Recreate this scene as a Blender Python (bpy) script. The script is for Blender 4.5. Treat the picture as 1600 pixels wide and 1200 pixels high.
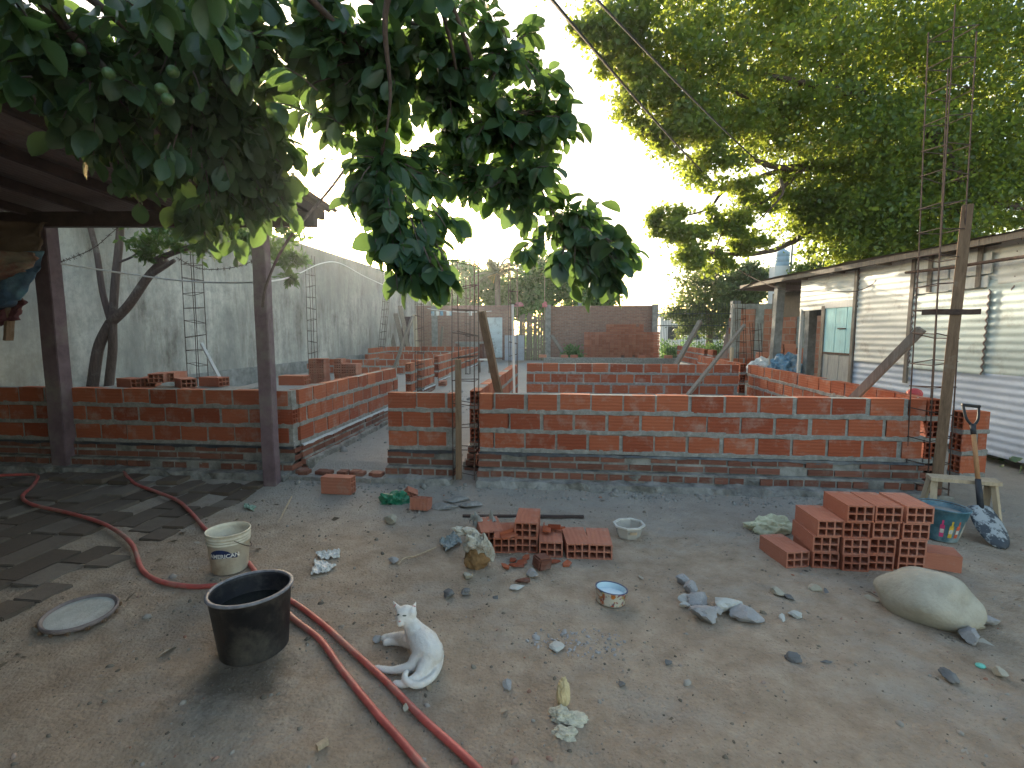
import bpy, bmesh, math, random
import numpy as np
from mathutils import Vector, Matrix, noise
R = math.radians
rng = np.random.default_rng(7); random.seed(7)
for o in list(bpy.data.objects): bpy.data.objects.remove(o)
S = bpy.context.scene; COL = S.collection
# ---------------------------------------------------------------- camera, sky, sun, exposure
CAMH = 1.72; PITCH = R(6.0); YAW = R(6.2)
cam = bpy.data.cameras.new('camera'); co = bpy.data.objects.new('camera', cam); COL.objects.link(co)
cam.lens = 18; cam.sensor_width = 36; cam.clip_end = 900; cam.clip_start = .05
co.location = (0, 0, CAMH); co.rotation_euler = (R(90) - PITCH, 0, YAW); S.camera = co
SUN_AZ = R(-22.5); SUN_EL = R(9.0)                       # azimuth from +y towards +x
W = bpy.data.worlds.new('World'); S.world = W; W.use_nodes = True
nt = W.node_tree; bgn = nt.nodes['Background']; sk = nt.nodes.new('ShaderNodeTexSky')
sk.sky_type = 'NISHITA'; sk.sun_disc = False; sk.sun_elevation = SUN_EL; sk.sun_rotation = SUN_AZ
sk.air_density = 1.0; sk.dust_density = 1.8; sk.ozone_density = 0.35
nt.links.new(sk.outputs[0], bgn.inputs[0]); bgn.inputs[1].default_value = 0.15
sl = bpy.data.lights.new('sun', 'SUN'); sl.energy = 3.0; sl.angle = R(0.6); sl.color = (1, .88, .68)
so = bpy.data.objects.new('sun', sl); COL.objects.link(so)
so.rotation_euler = (Vector((math.sin(SUN_AZ) * math.cos(SUN_EL), math.cos(SUN_AZ) * math.cos(SUN_EL), math.sin(SUN_EL)))).to_track_quat('Z', 'Y').to_euler()
S.view_settings.view_transform = 'Standard'; S.view_settings.look = 'None'
S.view_settings.exposure = 2.08; S.view_settings.gamma = 1
S.cycles.max_bounces = 8; S.cycles.transparent_max_bounces = 12

# ---------------------------------------------------------------- placing helpers
cy_, sy_ = math.cos(YAW), math.sin(YAW); cp, sp = math.cos(PITCH), math.sin(PITCH)
def cam2w(X, Z, z): return Vector((X * cy_ - Z * sy_, X * sy_ + Z * cy_, z))
def P(px, py, Z):
    x = (px - 800) / 800; y = -(py - 600) / 800
    f = cp + y * sp; u = y * cp - sp
    return cam2w(x / f * Z, Z, CAMH + u / f * Z)
def G(px, py, z=0.0):
    y = -(py - 600) / 800; f = cp + y * sp; u = y * cp - sp
    return P(px, py, (z - CAMH) / (u / f))
def fbm(x, y, z=0, o=4):
    return noise.fractal(Vector((x, y, z)), 1.0, 2.0, o)

def meta(o, label=None, cat=None, group=None, kind=None):
    if label: o['label'] = label
    if cat: o['category'] = cat
    if group: o['group'] = group
    if kind: o['kind'] = kind
    return o
def thing(name, label, cat, loc=(0, 0, 0), rz=0, group=None):
    o = bpy.data.objects.new(name, None); COL.objects.link(o); o.empty_display_size = .1
    o.location = loc; o.rotation_euler = (0, 0, rz)
    return meta(o, label, cat, group)

class MB:
    def __init__(s): s.v = []; s.f = []; s.r = []
    def add(s, vs, fs, M=None, r=None):
        b = len(s.v)
        if r is None: r = random.random()
        for v in vs:
            v = Vector(v)
            s.v.append(M @ v if M is not None else v); s.r.append(r)
        s.f += [tuple(i + b for i in f) for f in fs]; return s
    def box(s, c, d, M=None, r=None):
        x, y, z = c; a, b, h = d[0] / 2, d[1] / 2, d[2] / 2
        vs = [(x + i * a, y + j * b, z + k * h) for i in (-1, 1) for j in (-1, 1) for k in (-1, 1)]
        return s.add(vs, [(0, 1, 3, 2), (4, 6, 7, 5), (0, 4, 5, 1), (2, 3, 7, 6), (0, 2, 6, 4), (1, 5, 7, 3)], M, r)
    def bar(s, a, b, w, h=None, roll=0, r=None, taper=1):
        a = Vector(a); b = Vector(b); h = h or w; d = b - a; L = d.length
        q = d.to_track_quat('Z', 'Y').to_matrix().to_4x4()
        M = Matrix.Translation(a) @ q @ Matrix.Rotation(roll, 4, 'Z')
        n = 6; vs = []; fs = []
        for i in range(n + 1):
            t = i / n; k = 1 + (taper - 1) * t; jx = random.uniform(-1, 1) * w * .04
            for (sx, sy) in ((-1, -1), (1, -1), (1, 1), (-1, 1)): vs.append((sx * w / 2 * k + jx, sy * h / 2 * k, L * t))
        for i in range(n):
            for j in range(4): fs.append((i * 4 + j, i * 4 + (j + 1) % 4, i * 4 + 4 + (j + 1) % 4, i * 4 + 4 + j))
        fs += [(3, 2, 1, 0), (n * 4, n * 4 + 1, n * 4 + 2, n * 4 + 3)]
        return s.add(vs, fs, M, r)
    def tube(s, pts, rad, n=6, r=None, cap=True):
        pts = [Vector(p) for p in pts]; m = len(pts)
        rd = rad if isinstance(rad, (list, tuple)) else [rad] * m
        up = None; vs = []; fs = []
        for i, p in enumerate(pts):
            t = (pts[min(i + 1, m - 1)] - pts[max(i - 1, 0)])
            if t.length < 1e-9: t = Vector((0, 0, 1))
            t.normalize()
            if up is None: up = Vector((0, 0, 1)) if abs(t.z) < .9 else Vector((1, 0, 0))
            a = t.cross(up); 
            if a.length < 1e-5: a = t.cross(Vector((1, 0, 0)))
            a.normalize(); b = a.cross(t); up = b
            for j in range(n):
                an = 2 * math.pi * j / n; vs.append(p + (a * math.cos(an) + b * math.sin(an)) * rd[i])
        for i in range(m - 1):
            for j in range(n): fs.append((i * n + j, i * n + (j + 1) % n, (i + 1) * n + (j + 1) % n, (i + 1) * n + j))
        if cap: fs += [tuple(range(n))[::-1], tuple((m - 1) * n + j for j in range(n))]
        return s.add(vs, fs, None, r)
    def lathe(s, prof, n=32, M=None, r=None, sx=1, sy=1):
        vs = []; fs = []; m = len(prof)
        for (rr, z) in prof:
            for j in range(n):
                a = 2 * math.pi * j / n; vs.append((rr * math.cos(a) * sx, rr * math.sin(a) * sy, z))
        for i in range(m - 1):
            for j in range(n): fs.append((i * n + j, i * n + (j + 1) % n, (i + 1) * n + (j + 1) % n, (i + 1) * n + j))
        return s.add(vs, fs, M, r)
    def build(s, name, mat, parent=None, org=None, smooth=False, bevel=0, local=False):
        me = bpy.data.meshes.new(name)
        off = Vector((0, 0, 0)) if local else (Vector(parent.location) if parent else (Vector(org) if org is not None else Vector((0, 0, 0))))
        me.from_pydata([tuple(v - off) for v in s.v], [], s.f)
        at = me.attributes.new('rnd', 'FLOAT', 'POINT'); at.data.foreach_set('value', s.r)
        me.materials.append(mat)
        bm = bmesh.new(); bm.from_mesh(me); bmesh.ops.recalc_face_normals(bm, faces=bm.faces)
        if bevel: bmesh.ops.bevel(bm, geom=bm.edges[:], offset=bevel, segments=2, affect='EDGES', clamp_overlap=True)
        bm.to_mesh(me); bm.free()
        if smooth: me.polygons.foreach_set('use_smooth', [True] * len(me.polygons))
        o = bpy.data.objects.new(name, me); COL.objects.link(o)
        if parent: o.parent = parent
        elif not local or org is not None: o.location = off if org is None else org
        return o

def npmesh(name, V, F, rnd, mat, parent=None, smooth=False):
    me = bpy.data.meshes.new(name); k = F.shape[1]
    if parent: V = V - np.array(parent.location)
    me.vertices.add(len(V)); me.vertices.foreach_set('co', V.astype(np.float32).ravel())
    me.loops.add(F.size); me.loops.foreach_set('vertex_index', F.astype(np.int32).ravel())
    me.polygons.add(len(F)); me.polygons.foreach_set('loop_start', (np.arange(len(F)) * k).astype(np.int32))
    me.update(calc_edges=True)
    at = me.attributes.new('rnd', 'FLOAT', 'POINT'); at.data.foreach_set('value', rnd.astype(np.float32))
    me.materials.append(mat)
    if smooth: me.polygons.foreach_set('use_smooth', [True] * len(me.polygons))
    o = bpy.data.objects.new(name, me); COL.objects.link(o)
    if parent: o.parent = parent
    return o

def spline(pts, n=8):
    pts = [Vector(p) for p in pts]; out = []
    for i in range(len(pts) - 1):
        p0 = pts[max(i - 1, 0)]; p1 = pts[i]; p2 = pts[i + 1]; p3 = pts[min(i + 2, len(pts) - 1)]
        for k in range(n):
            t = k / n
            out.append(.5 * ((2 * p1) + (p2 - p0) * t + (2 * p0 - 5 * p1 + 4 * p2 - p3) * t * t + (3 * p1 - p0 - 3 * p2 + p3) * t ** 3))
    out.append(pts[-1]); return out
def sag(a, b, d, n=20):
    a = Vector(a); b = Vector(b)
    return [a.lerp(b, i / n) - Vector((0, 0, d * 4 * (i / n) * (1 - i / n))) for i in range(n + 1)]

# ---------------------------------------------------------------- materials
class NM:
    def __init__(s, name, rough=.85, spec=.3):
        s.m = bpy.data.materials.new(name); s.m.use_nodes = True; s.t = s.m.node_tree
        s.b = s.t.nodes['Principled BSDF']; s.b.inputs['Roughness'].default_value = rough
        s.b.inputs['Specular IOR Level'].default_value = spec
        s.tc = s.t.nodes.new('ShaderNodeTexCoord')
    def n(s, ty, **k):
        n = s.t.nodes.new('ShaderNode' + ty)
        for a, v in k.items(): setattr(n, a, v)
        return n
    def l(s, a, b): s.t.links.new(a, b)
    def coord(s, scale=(1, 1, 1), rot=(0, 0, 0)):
        mp = s.n('Mapping'); s.l(s.tc.outputs['Object'], mp.inputs[0])
        mp.inputs['Scale'].default_value = scale; mp.inputs['Rotation'].default_value = rot; return mp.outputs[0]
    def noise(s, sc, det=5, ro=.6, scale=(1, 1, 1), out='Fac'):
        n = s.n('TexNoise'); n.inputs['Scale'].default_value = sc; n.inputs['Detail'].default_value = det
        n.inputs['Roughness'].default_value = ro; s.l(s.coord(scale), n.inputs['Vector']); return n.outputs[out]
    def voro(s, sc, scale=(1, 1, 1), out='Distance', feat='F1'):
        n = s.n('TexVoronoi'); n.feature = feat; n.inputs['Scale'].default_value = sc; s.l(s.coord(scale), n.inputs['Vector']); return n.outputs[out]
    def ramp(s, fac, stops):
        r = s.n('ValToRGB'); e = r.color_ramp.elements
        for i, (p, c) in enumerate(stops):
            if i > 1: e.new(p)
            e[i].position = p; e[i].color = (*c, 1) if len(c) == 3 else c
        s.l(fac, r.inputs[0]); return r.outputs[0]
    def mix(s, f, a, b, mode='MIX'):
        m = s.n('Mix', data_type='RGBA', blend_type=mode)
        for i, x in ((0, f), (6, a), (7, b)):
            if isinstance(x, (int, float)): m.inputs[i].default_value = x
            elif isinstance(x, (tuple, list)): m.inputs[i].default_value = (*x, 1)
            else: s.l(x, m.inputs[i])
        return m.outputs[2]
    def attr(s): 
        a = s.n('Attribute'); a.attribute_name = 'rnd'; return a.outputs['Fac']
    def objrnd(s): return s.n('ObjectInfo').outputs['Random']
    def col(s, c):
        if isinstance(c, (tuple, list)): s.b.inputs['Base Color'].default_value = (*c, 1)
        else: s.l(c, s.b.inputs['Base Color'])
        return s
    def math(s, op, a, b=0, c=0):
        m = s.n('Math', operation=op)
        for i, x in enumerate((a, b, c)):
            if isinstance(x, (int, float)): m.inputs[i].default_value = x
            else: s.l(x, m.inputs[i])
        return m.outputs[0]
    def bump(s, h, st=.5, d=.01):
        bp = s.n('Bump'); bp.inputs['Strength'].default_value = st; bp.inputs['Distance'].default_value = d
        s.l(h, bp.inputs['Height']); s.l(bp.outputs[0], s.b.inputs['Normal']); return s
def plain(name, c, rough=.6, var=.25, sc=12, spec=.3, metal=0, bump=.3, dirt=None):
    m = NM(name, rough, spec); n = m.noise(sc, 6, .65)
    lo = tuple(x * (1 - var) for x in c); hi = tuple(min(1, x * (1 + var)) for x in c)
    k = m.ramp(n, [(.3, lo), (.7, hi)])
    if dirt: k = m.mix(m.ramp(m.noise(sc * .4, 6, .7), [(.48, (0, 0, 0)), (.66, (1, 1, 1))]), k, dirt)
    m.col(k).bump(m.noise(sc * 6, 4), bump, .004); m.b.inputs['Metallic'].default_value = metal
    return m.m

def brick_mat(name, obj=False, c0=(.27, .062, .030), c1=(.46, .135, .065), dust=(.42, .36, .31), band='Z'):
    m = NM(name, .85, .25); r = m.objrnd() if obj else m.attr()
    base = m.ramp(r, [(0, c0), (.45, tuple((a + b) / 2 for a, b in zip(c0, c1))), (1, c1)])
    st = m.noise(9, 5, .7, (1, 1, 9)); base = m.mix(m.math('MULTIPLY', st, .55), base, tuple(x * .55 for x in c0), 'MIX')
    base = m.mix(m.ramp(m.noise(5, 7, .72), [(.52, (0, 0, 0)), (.78, (.6, .6, .6))]), base, dust)
    m.col(base)
    g = m.n('TexWave'); g.wave_type = 'BANDS'; g.bands_direction = band; g.inputs['Scale'].default_value = 9.0; g.inputs['Distortion'].default_value = .4
    m.l(m.coord(), g.inputs[0])
    h = m.math('ADD', m.math('MULTIPLY', g.outputs['Fac'], .7), m.math('MULTIPLY', m.noise(60, 5), .8))
    m.bump(h, .6, .005); return m.m
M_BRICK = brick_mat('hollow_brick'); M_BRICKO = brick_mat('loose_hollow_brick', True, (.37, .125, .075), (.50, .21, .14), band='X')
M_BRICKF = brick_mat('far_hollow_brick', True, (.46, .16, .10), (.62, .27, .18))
M_OLD = brick_mat('old_solid_brick', False, (.16, .065, .045), (.27, .11, .075), (.30, .29, .26))
def mortar_mat():
    m = NM('mortar', .95, .1); n = m.noise(14, 8, .75)
    m.col(m.ramp(n, [(.3, (.17, .165, .15)), (.55, (.29, .285, .265)), (.75, (.45, .44, .41))])).bump(m.noise(70, 6, .7), .9, .01); return m.m
M_MORTAR = mortar_mat()
M_MORTARF = plain('dark_footing_mortar', (.20, .195, .18), .95, .5, 9, .1, 0, .9, (.33, .325, .30))  # darker mortar tone for the footing, paler in random patches
def ground_mat():
    m = NM('dirt', .95, .12)
    a = m.noise(.55, 8, .62); b = m.noise(5, 9, .72); c = m.noise(45, 6, .8)
    k = m.ramp(a, [(.32, (.27, .20, .14)), (.5, (.40, .31, .225)), (.68, (.49, .405, .31))])
    k = m.mix(.55, k, m.ramp(b, [(.28, (.18, .14, .10)), (.5, (.39, .315, .245)), (.72, (.57, .49, .395))]))
    gr = m.math('MULTIPLY', m.ramp(m.noise(.8, 6, .7, (1, 1.6, 1)), [(.5, (0, 0, 0)), (.68, (1, 1, 1))]), .6)
    k = m.mix(gr, k, (.37, .36, .33))
    sx = m.n('SeparateXYZ'); m.l(m.tc.outputs['Object'], sx.inputs[0])
    yy = m.math('ADD', sx.outputs['Y'], m.math('MULTIPLY', a, 1.6))
    k = m.mix(m.ramp(m.math('DIVIDE', yy, 8), [(.60, (0, 0, 0)), (.76, (.7, .7, .7))]), k, (.33, .33, .31))
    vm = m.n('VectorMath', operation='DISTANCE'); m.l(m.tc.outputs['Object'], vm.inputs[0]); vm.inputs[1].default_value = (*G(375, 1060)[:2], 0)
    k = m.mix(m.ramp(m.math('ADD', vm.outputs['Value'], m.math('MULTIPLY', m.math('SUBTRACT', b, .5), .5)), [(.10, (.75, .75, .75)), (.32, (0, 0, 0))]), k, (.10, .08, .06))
    k = m.mix(m.ramp(c, [(.30, (.7, .7, .7)), (.43, (0, 0, 0))]), k, (.12, .095, .07))
    v = m.voro(55); k = m.mix(m.ramp(v, [(.05, (.8, .8, .8)), (.16, (0, 0, 0))]), k, (.40, .37, .33))
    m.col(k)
    h = m.math('ADD', m.math('MULTIPLY', b, 1.2), m.math('ADD', m.math('MULTIPLY', c, .5), m.math('MULTIPLY', m.math('SUBTRACT', 1, v), .35)))
    m.bump(h, 1.0, .026); return m.m
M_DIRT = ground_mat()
def concrete_wall_mat():
    m = NM('stained_cement', .93, .12)
    big = m.noise(.55, 7, .65); st = m.math('ADD', m.math('MULTIPLY', m.noise(1.5, 8, .75, (1, 1, .22)), .6), m.math('MULTIPLY', m.noise(1.1, 8, .72), .4)); fine = m.noise(7, 8, .7)
    k = m.ramp(st, [(.38, (.18, .165, .14)), (.49, (.42, .40, .36)), (.60, (.64, .62, .56))])
    k = m.mix(m.ramp(big, [(.50, (0, 0, 0)), (.66, (.8, .8, .8))]), k, (.17, .175, .16))
    k = m.mix(m.ramp(fine, [(.45, (0, 0, 0)), (.7, (.7, .7, .7))]), k, (.27, .28, .26))
    sx = m.n('SeparateXYZ'); m.l(m.tc.outputs['Object'], sx.inputs[0])
    t = m.math('ADD', sx.outputs['Z'], m.math('MULTIPLY', st, 2.2))
    k = m.mix(m.ramp(m.math('DIVIDE', t, 6.5), [(.62, (0, 0, 0)), (.86, (.75, .75, .75))]), k, (.13, .135, .12))
    w = m.math('ADD', sx.outputs['Y'], m.math('MULTIPLY', big, 3.0))
    k = m.mix(m.ramp(m.math('DIVIDE', w, 12), [(.60, (.85, .85, .85)), (.76, (0, 0, 0))]), k, (.33, .275, .20))
    m.col(k).bump(m.math('ADD', fine, m.noise(40, 5)), .4, .01); return m.m
def bricktex_mat(name, axis='x', c1=(.30, .125, .09), c2=(.40, .19, .13), mo=(.33, .29, .26), bw=.26, bh=.075):
    m = NM(name, .92, .15); sx = m.n('SeparateXYZ'); m.l(m.tc.outputs['Object'], sx.inputs[0])
    cb = m.n('CombineXYZ'); m.l(sx.outputs['X' if axis == 'x' else 'Y'], cb.inputs[0]); m.l(sx.outputs['Z'], cb.inputs[1])
    b = m.n('TexBrick'); m.l(cb.outputs[0], b.inputs['Vector']); b.inputs['Scale'].default_value = 1
    b.inputs['Brick Width'].default_value = bw; b.inputs['Row Height'].default_value = bh; b.inputs['Mortar Size'].default_value = .008
    b.inputs['Color1'].default_value = (*c1, 1); b.inputs['Color2'].default_value = (*c2, 1); b.inputs['Mortar'].default_value = (*mo, 1)
    k = m.mix(m.ramp(m.noise(.9, 7, .7), [(.5, (0, 0, 0)), (.7, (.7, .7, .7))]), b.outputs[0], (.24, .16, .13))
    k = m.mix(m.ramp(m.noise(6, 7, .75), [(.5, (0, 0, 0)), (.75, (.5, .5, .5))]), k, (.40, .34, .30))
    m.col(k).bump(m.math('ADD', m.math('MULTIPLY', b.outputs['Fac'], -1), m.noise(30, 4)), .5, .012); return m.m
def leaf_mat(name, c0, c1, tr, tfac=.45, rough=.35, spec=.5):
    m = NM(name, rough, spec); r = m.attr()
    k = m.ramp(r, [(0, c0), (1, c1)]); m.col(k)
    t = m.n('BsdfTranslucent'); m.l(m.mix(.35, tuple(tr), k), t.inputs[0])
    mx = m.n('MixShader'); mx.inputs[0].default_value = tfac
    out = m.t.nodes['Material Output']; m.l(m.b.outputs[0], mx.inputs[1]); m.l(t.outputs[0], mx.inputs[2]); m.l(mx.outputs[0], out.inputs[0])
    return m.m
def wood_mat(name, c, var=.4, rough=.85):
    m = NM(name, rough, .2); n = m.noise(6, 8, .75, (6, 6, .6)); lo = tuple(x * (1 - var) for x in c); hi = tuple(min(1, x * (1 + var)) for x in c)
    k = m.ramp(n, [(.3, lo), (.7, hi)]); k = m.mix(m.ramp(m.noise(3, 6, .7), [(.55, (0, 0, 0)), (.75, (.5, .5, .5))]), k, (.33, .32, .29))
    m.col(k).bump(n, .5, .006); return m.m
def tin_mat(name, c, rust=(.14, .075, .045), amt=.6, metal=0, rough=.55):
    m = NM(name, rough, .3); n = m.noise(1.5, 8, .75, (.5, .5, 2.2)); k = m.ramp(n, [(.3, tuple(x * .7 for x in c)), (.65, c)])
    k = m.mix(m.ramp(m.noise(2.6, 9, .78), [(.53, (0, 0, 0)), (.72, (amt,) * 3)]), k, rust)
    k = m.mix(m.ramp(m.noise(22, 4, .7), [(.60, (0, 0, 0)), (.75, (.5, .5, .5))]), k, tuple(x * .5 for x in c))
    m.col(k).bump(m.noise(30, 5), .25, .004); m.b.inputs['Metallic'].default_value = metal; return m.m

M_CONC = concrete_wall_mat(); M_BFAR = bricktex_mat('weathered_brick', 'x', (.24, .13, .105), (.32, .18, .14), (.28, .25, .22)); M_BFARR = bricktex_mat('rough_brick', 'x', (.36, .13, .08), (.46, .21, .14), (.36, .29, .24), .30, .20)
M_GREYC = plain('grey_cement', (.27, .27, .255), .95, .35, 5, .1, 0, .7)
M_WOOD = wood_mat('weathered_wood', (.20, .17, .14)); M_WOODL = wood_mat('pale_timber', (.42, .34, .24), .25); M_WOODB = wood_mat('brown_timber', (.17, .11, .07)); M_WOODW = wood_mat('whitewashed_timber', (.62, .60, .56), .15)
M_POST = plain('purple_grey_paint', (.15, .105, .12), .75, .3, 6, .2, 0, .4, (.20, .17, .16)); M_BEAM = plain('dark_beam', (.07, .05, .045), .85, .3, 6)
M_REBAR = plain('rusty_steel', (.085, .055, .045), .75, .4, 20, .3, .3)
M_TINW = tin_mat('cream_tin', (.74, .74, .67)); M_TING = tin_mat('pale_green_tin', (.58, .66, .61)); M_TINB = tin_mat('blue_grey_tin', (.52, .58, .66), amt=.3); M_TIND = tin_mat('old_roof_tin', (.20, .155, .14), amt=.8)
M_TEAL = wood_mat('turquoise_paint', (.42, .66, .65), .2)
M_BARK = wood_mat('bark', (.115, .085, .075), .4); M_BARKF = wood_mat('far_bark', (.17, .14, .11), .4)

# ---------------------------------------------------------------- ground
def gh(x, y):
    inside = min(1, max(0, (y - 5.55) / .35)) if -7.8 < x < 3.55 else 0
    h = .12 * inside
    if -7.8 < x < 3.6: h += .18 * min(1, max(0, (y - 9) / 4))
    if x > 3.6: h += .10 * min(1, max(0, (y - 7) / 5))
    if -7.8 < x < -3.45 and y > 7: h += .16 * min(1, (y - 7) / 3)
    h *= 1 if y < 16 else max(.45, 1 - (y - 16) / 12)
    if y < 5.6:                                                    # soil banked against the footing
        h += .05 * math.exp(-((y - 5.35) / .28) ** 2) * (1 if -6 < x < 3.7 else 0)
    a = 1 if y < 30 else 0
    pm = max(0, fbm(x * .7, y * .7, 12)) * 1.6 if y < 6 else 0
    h += a * (.014 * pm * fbm(x * 5.5, y * 4.5, 21, 3) + .016 * fbm(x * .9, y * .9, 3) + .010 * fbm(x * 3.1, y * 3.1, 8) + .0055 * fbm(x * 10, y * 10, 1, 3))
    return h
xs = np.concatenate([[-160, -60, -30, -18, -12, -9.5], np.arange(-8, 7.01, .04), [8, 9.5, 12, 18, 30, 60, 160]])
ys = np.concatenate([[-40, -12, -5, -2, -.8, 0, .5], np.arange(.9, 6.0, .032), np.arange(6.0, 12, .12), np.arange(12.2, 30, .6), [34, 45, 70, 120, 200]])
V = np.array([(x, y, gh(x, y)) for y in ys for x in xs]); nx = len(xs); ny = len(ys)
I = np.arange(nx * ny).reshape(ny, nx); F = np.stack([I[:-1, :-1], I[:-1, 1:], I[1:, 1:], I[1:, :-1]], -1).reshape(-1, 4)
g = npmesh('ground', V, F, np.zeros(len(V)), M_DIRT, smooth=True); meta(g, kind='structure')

def M_pave():
    m = NM('worn_paver', .9, .15); r = m.attr()
    k = m.ramp(r, [(0, (.11, .085, .065)), (.5, (.145, .115, .09)), (1, (.20, .17, .14))])
    k = m.mix(m.ramp(m.noise(3, 8, .75), [(.45, (0, 0, 0)), (.7, (.8, .8, .8))]), k, (.10, .08, .065))
    m.col(k).bump(m.noise(24, 7, .7), .7, .008); return m.m
mb = MB(); x = -3.28
for w, L, gap in ((.22, .27, .02), (.24, .34, .02), (.26, .42, .02), (.25, .55, .015), (.27, .5, .02), (.25, .6, .015), (.27, .5, .02), (.25, .6, .02), (.27, .5, .02), (.27, .5, .02), (.27, .5, .02), (.27, .5, .02), (.27, .5, .02)):
    y = 1.4 + random.random() * .3
    while y < 5.1:
        l = L * random.uniform(.75, 1.2); xo = x - w / 2
        if random.random() < (.86 if L < .5 else .93):
            M = Matrix.Translation((xo + random.uniform(-.01, .01), y + l / 2, gh(xo, y + l / 2) + random.uniform(-.012, .004))) @ Matrix.Rotation(random.uniform(-.04, .04), 4, 'Z') @ Matrix.Rotation(random.uniform(-.02, .02), 4, 'X') @ Matrix.Rotation(random.uniform(-.02, .02), 4, 'Y')
            mb.box((0, 0, 0), (w - gap, l - .02, .05), M)
        y += l
    x -= w
meta(mb.build('paving', M_pave(), bevel=.006), kind='structure')

# ---------------------------------------------------------------- hollow bricks
BL, BH, BT = .33, .173, .12
def hollow(mb, M, L=BL, W=.18, H=.12, nx=3, nz=2, t=.011, r=None):
    """length along local y, W along x, H along z, holes run through along y; origin at the bottom centre"""
    def cuts(a, n):
        c = (a - t * (n + 1)) / n; out = [-a / 2]
        for i in range(n): out += [out[-1] + t, out[-1] + t + c]
        return out + [a / 2]
    X = cuts(W, nx); Z = [z + H / 2 for z in cuts(H, nz)]
    solid = lambda i, k: 0 <= i < len(X) - 1 and 0 <= k < len(Z) - 1 and not (i % 2 and k % 2)
    vs = []; idx = {}; fs = []
    def vid(i, k, e):
        if (i, k, e) not in idx: idx[(i, k, e)] = len(vs); vs.append((X[i], (-L / 2, L / 2)[e], Z[k]))
        return idx[(i, k, e)]
    for i in range(len(X) - 1):
        for k in range(len(Z) - 1):
            if not solid(i, k): continue
            for e in (0, 1): fs.append((vid(i, k, e), vid(i + 1, k, e), vid(i + 1, k + 1, e), vid(i, k + 1, e)))
            for (di, dk, a, b) in ((-1, 0, (i, k), (i, k + 1)), (1, 0, (i + 1, k), (i + 1, k + 1)), (0, -1, (i, k), (i + 1, k)), (0, 1, (i, k + 1), (i + 1, k + 1))):
                if not solid(i + di, k + dk): fs.append((vid(*a, 0), vid(*b, 0), vid(*b, 1), vid(*a, 1)))
    mb.add(vs, fs, M, r)

def brick_wall(label, p0, p1, ztop=1.03, n=3, cat='brick wall', ends=(True, True), step=0, group='unfinished hollow brick walls', phase=None, foot=None, th=BT, missing=()):
    p0 = Vector((*p0, 0)); p1 = Vector((*p1, 0)); d = p1 - p0; L = d.length; ang = math.atan2(d.y, d.x)
    root = thing('brick_wall', label, cat, (p0.x, p0.y, 0), group=group)
    T = Matrix.Translation(p0) @ Matrix.Rotation(ang, 4, 'Z')
    bk = MB(); mo = MB(); pit = .2167; bj = pit - BH; z0 = ztop - n * pit
    for c in range(n):
        zb = z0 + bj + c * pit; s0 = step * c if step > 0 else 0; s = s0 - (0 if (c + (phase or 0)) % 2 == 0 else .17); Lc = L
        core_a, core_b = s0 + .02, Lc - .02
        while s < Lc - .03:
            a = max(s, s0); b = min(s + BL, Lc); w = b - a - random.uniform(.008, .02)
            if w > .05:
                endb = (ends[0] and a < s0 + .01) or (ends[1] and b > Lc - .04)
                jt = random.uniform(-.006, .006); jz = random.uniform(-.006, .004)
                M = T @ Matrix.Translation((a + w / 2 + random.uniform(0, .006), jt, zb + jz)) @ Matrix.Rotation(random.uniform(-.007, .007), 4, 'Z') @ Matrix.Rotation(random.uniform(-.012, .012), 4, 'Y')
                if endb: hollow(bk, M @ Matrix.Rotation(R(90), 4, 'Z'), w, th, BH, 2, 3); 
                else: bk.box((0, 0, BH / 2), (w, th, BH), M)
                if endb and a < s0 + .01: core_a = max(core_a, b)
                if endb and b > Lc - .04: core_b = min(core_b, a)
            s += BL + random.choice((.010, .014, .016, .03))
        if core_b > core_a: mo.box(((core_a + core_b) / 2, 0, zb + BH / 2), (core_b - core_a, th - .016, BH - .004), T)
        # ragged bed joint squeezed out on both faces
        m = max(2, int((Lc - s0) / .03)); vs = []; fs = []
        for i in range(m + 1):
            q = s0 + .006 + (Lc - s0 - .012) * i / m; gx = p0.x + d.x / L * q; gy = p0.y + d.y / L * q
            for side in (-1, 1):
                e1 = fbm(q * 7, side * 3 + c * 7, 1 + gx, 4) * .019; e2 = .002 + fbm(q * 7, side * 5 + c * 11, 9 + gy, 4) * .019; pr = .005 + .009 * fbm(q * 14, side + c * 3, gx, 3)
                for (t_, z_) in ((th / 2 - .008, zb - bj - .004), (th / 2 + pr, zb - bj + .002 + e1 * .8), (th / 2 + pr + .002, zb - .003 + e2), (th / 2 - .008, zb + .006 + max(0, e2))):
                    vs.append((q, side * t_, z_))
        for i in range(m):
            for k in range(3):
                for sd in (0, 4): a = i * 8 + sd + k; fs.append((a, a + 1, a + 9, a + 8))
            fs.append((i * 8 + 3, i * 8 + 7, i * 8 + 15, i * 8 + 11)); fs.append((i * 8, i * 8 + 4, i * 8 + 12, i * 8 + 8))
        fs += [(0, 1, 2, 3, 7, 6, 5, 4), tuple(m * 8 + k for k in (0, 1, 2, 3, 7, 6, 5, 4))]
        mo.add(vs, fs, T)
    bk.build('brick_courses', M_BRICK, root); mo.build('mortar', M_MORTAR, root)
    if foot is not None: footing(root, T, L, z0, foot)
    return root
M_DPC = plain('black_plastic_sheet', (.03, .035, .045), .4, .3, 8, .5, 0, .6, (.10, .11, .12)); M_DPCW = plain('pale_plastic_sheet', (.42, .46, .50), .4, .2, 8, .5)
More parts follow.
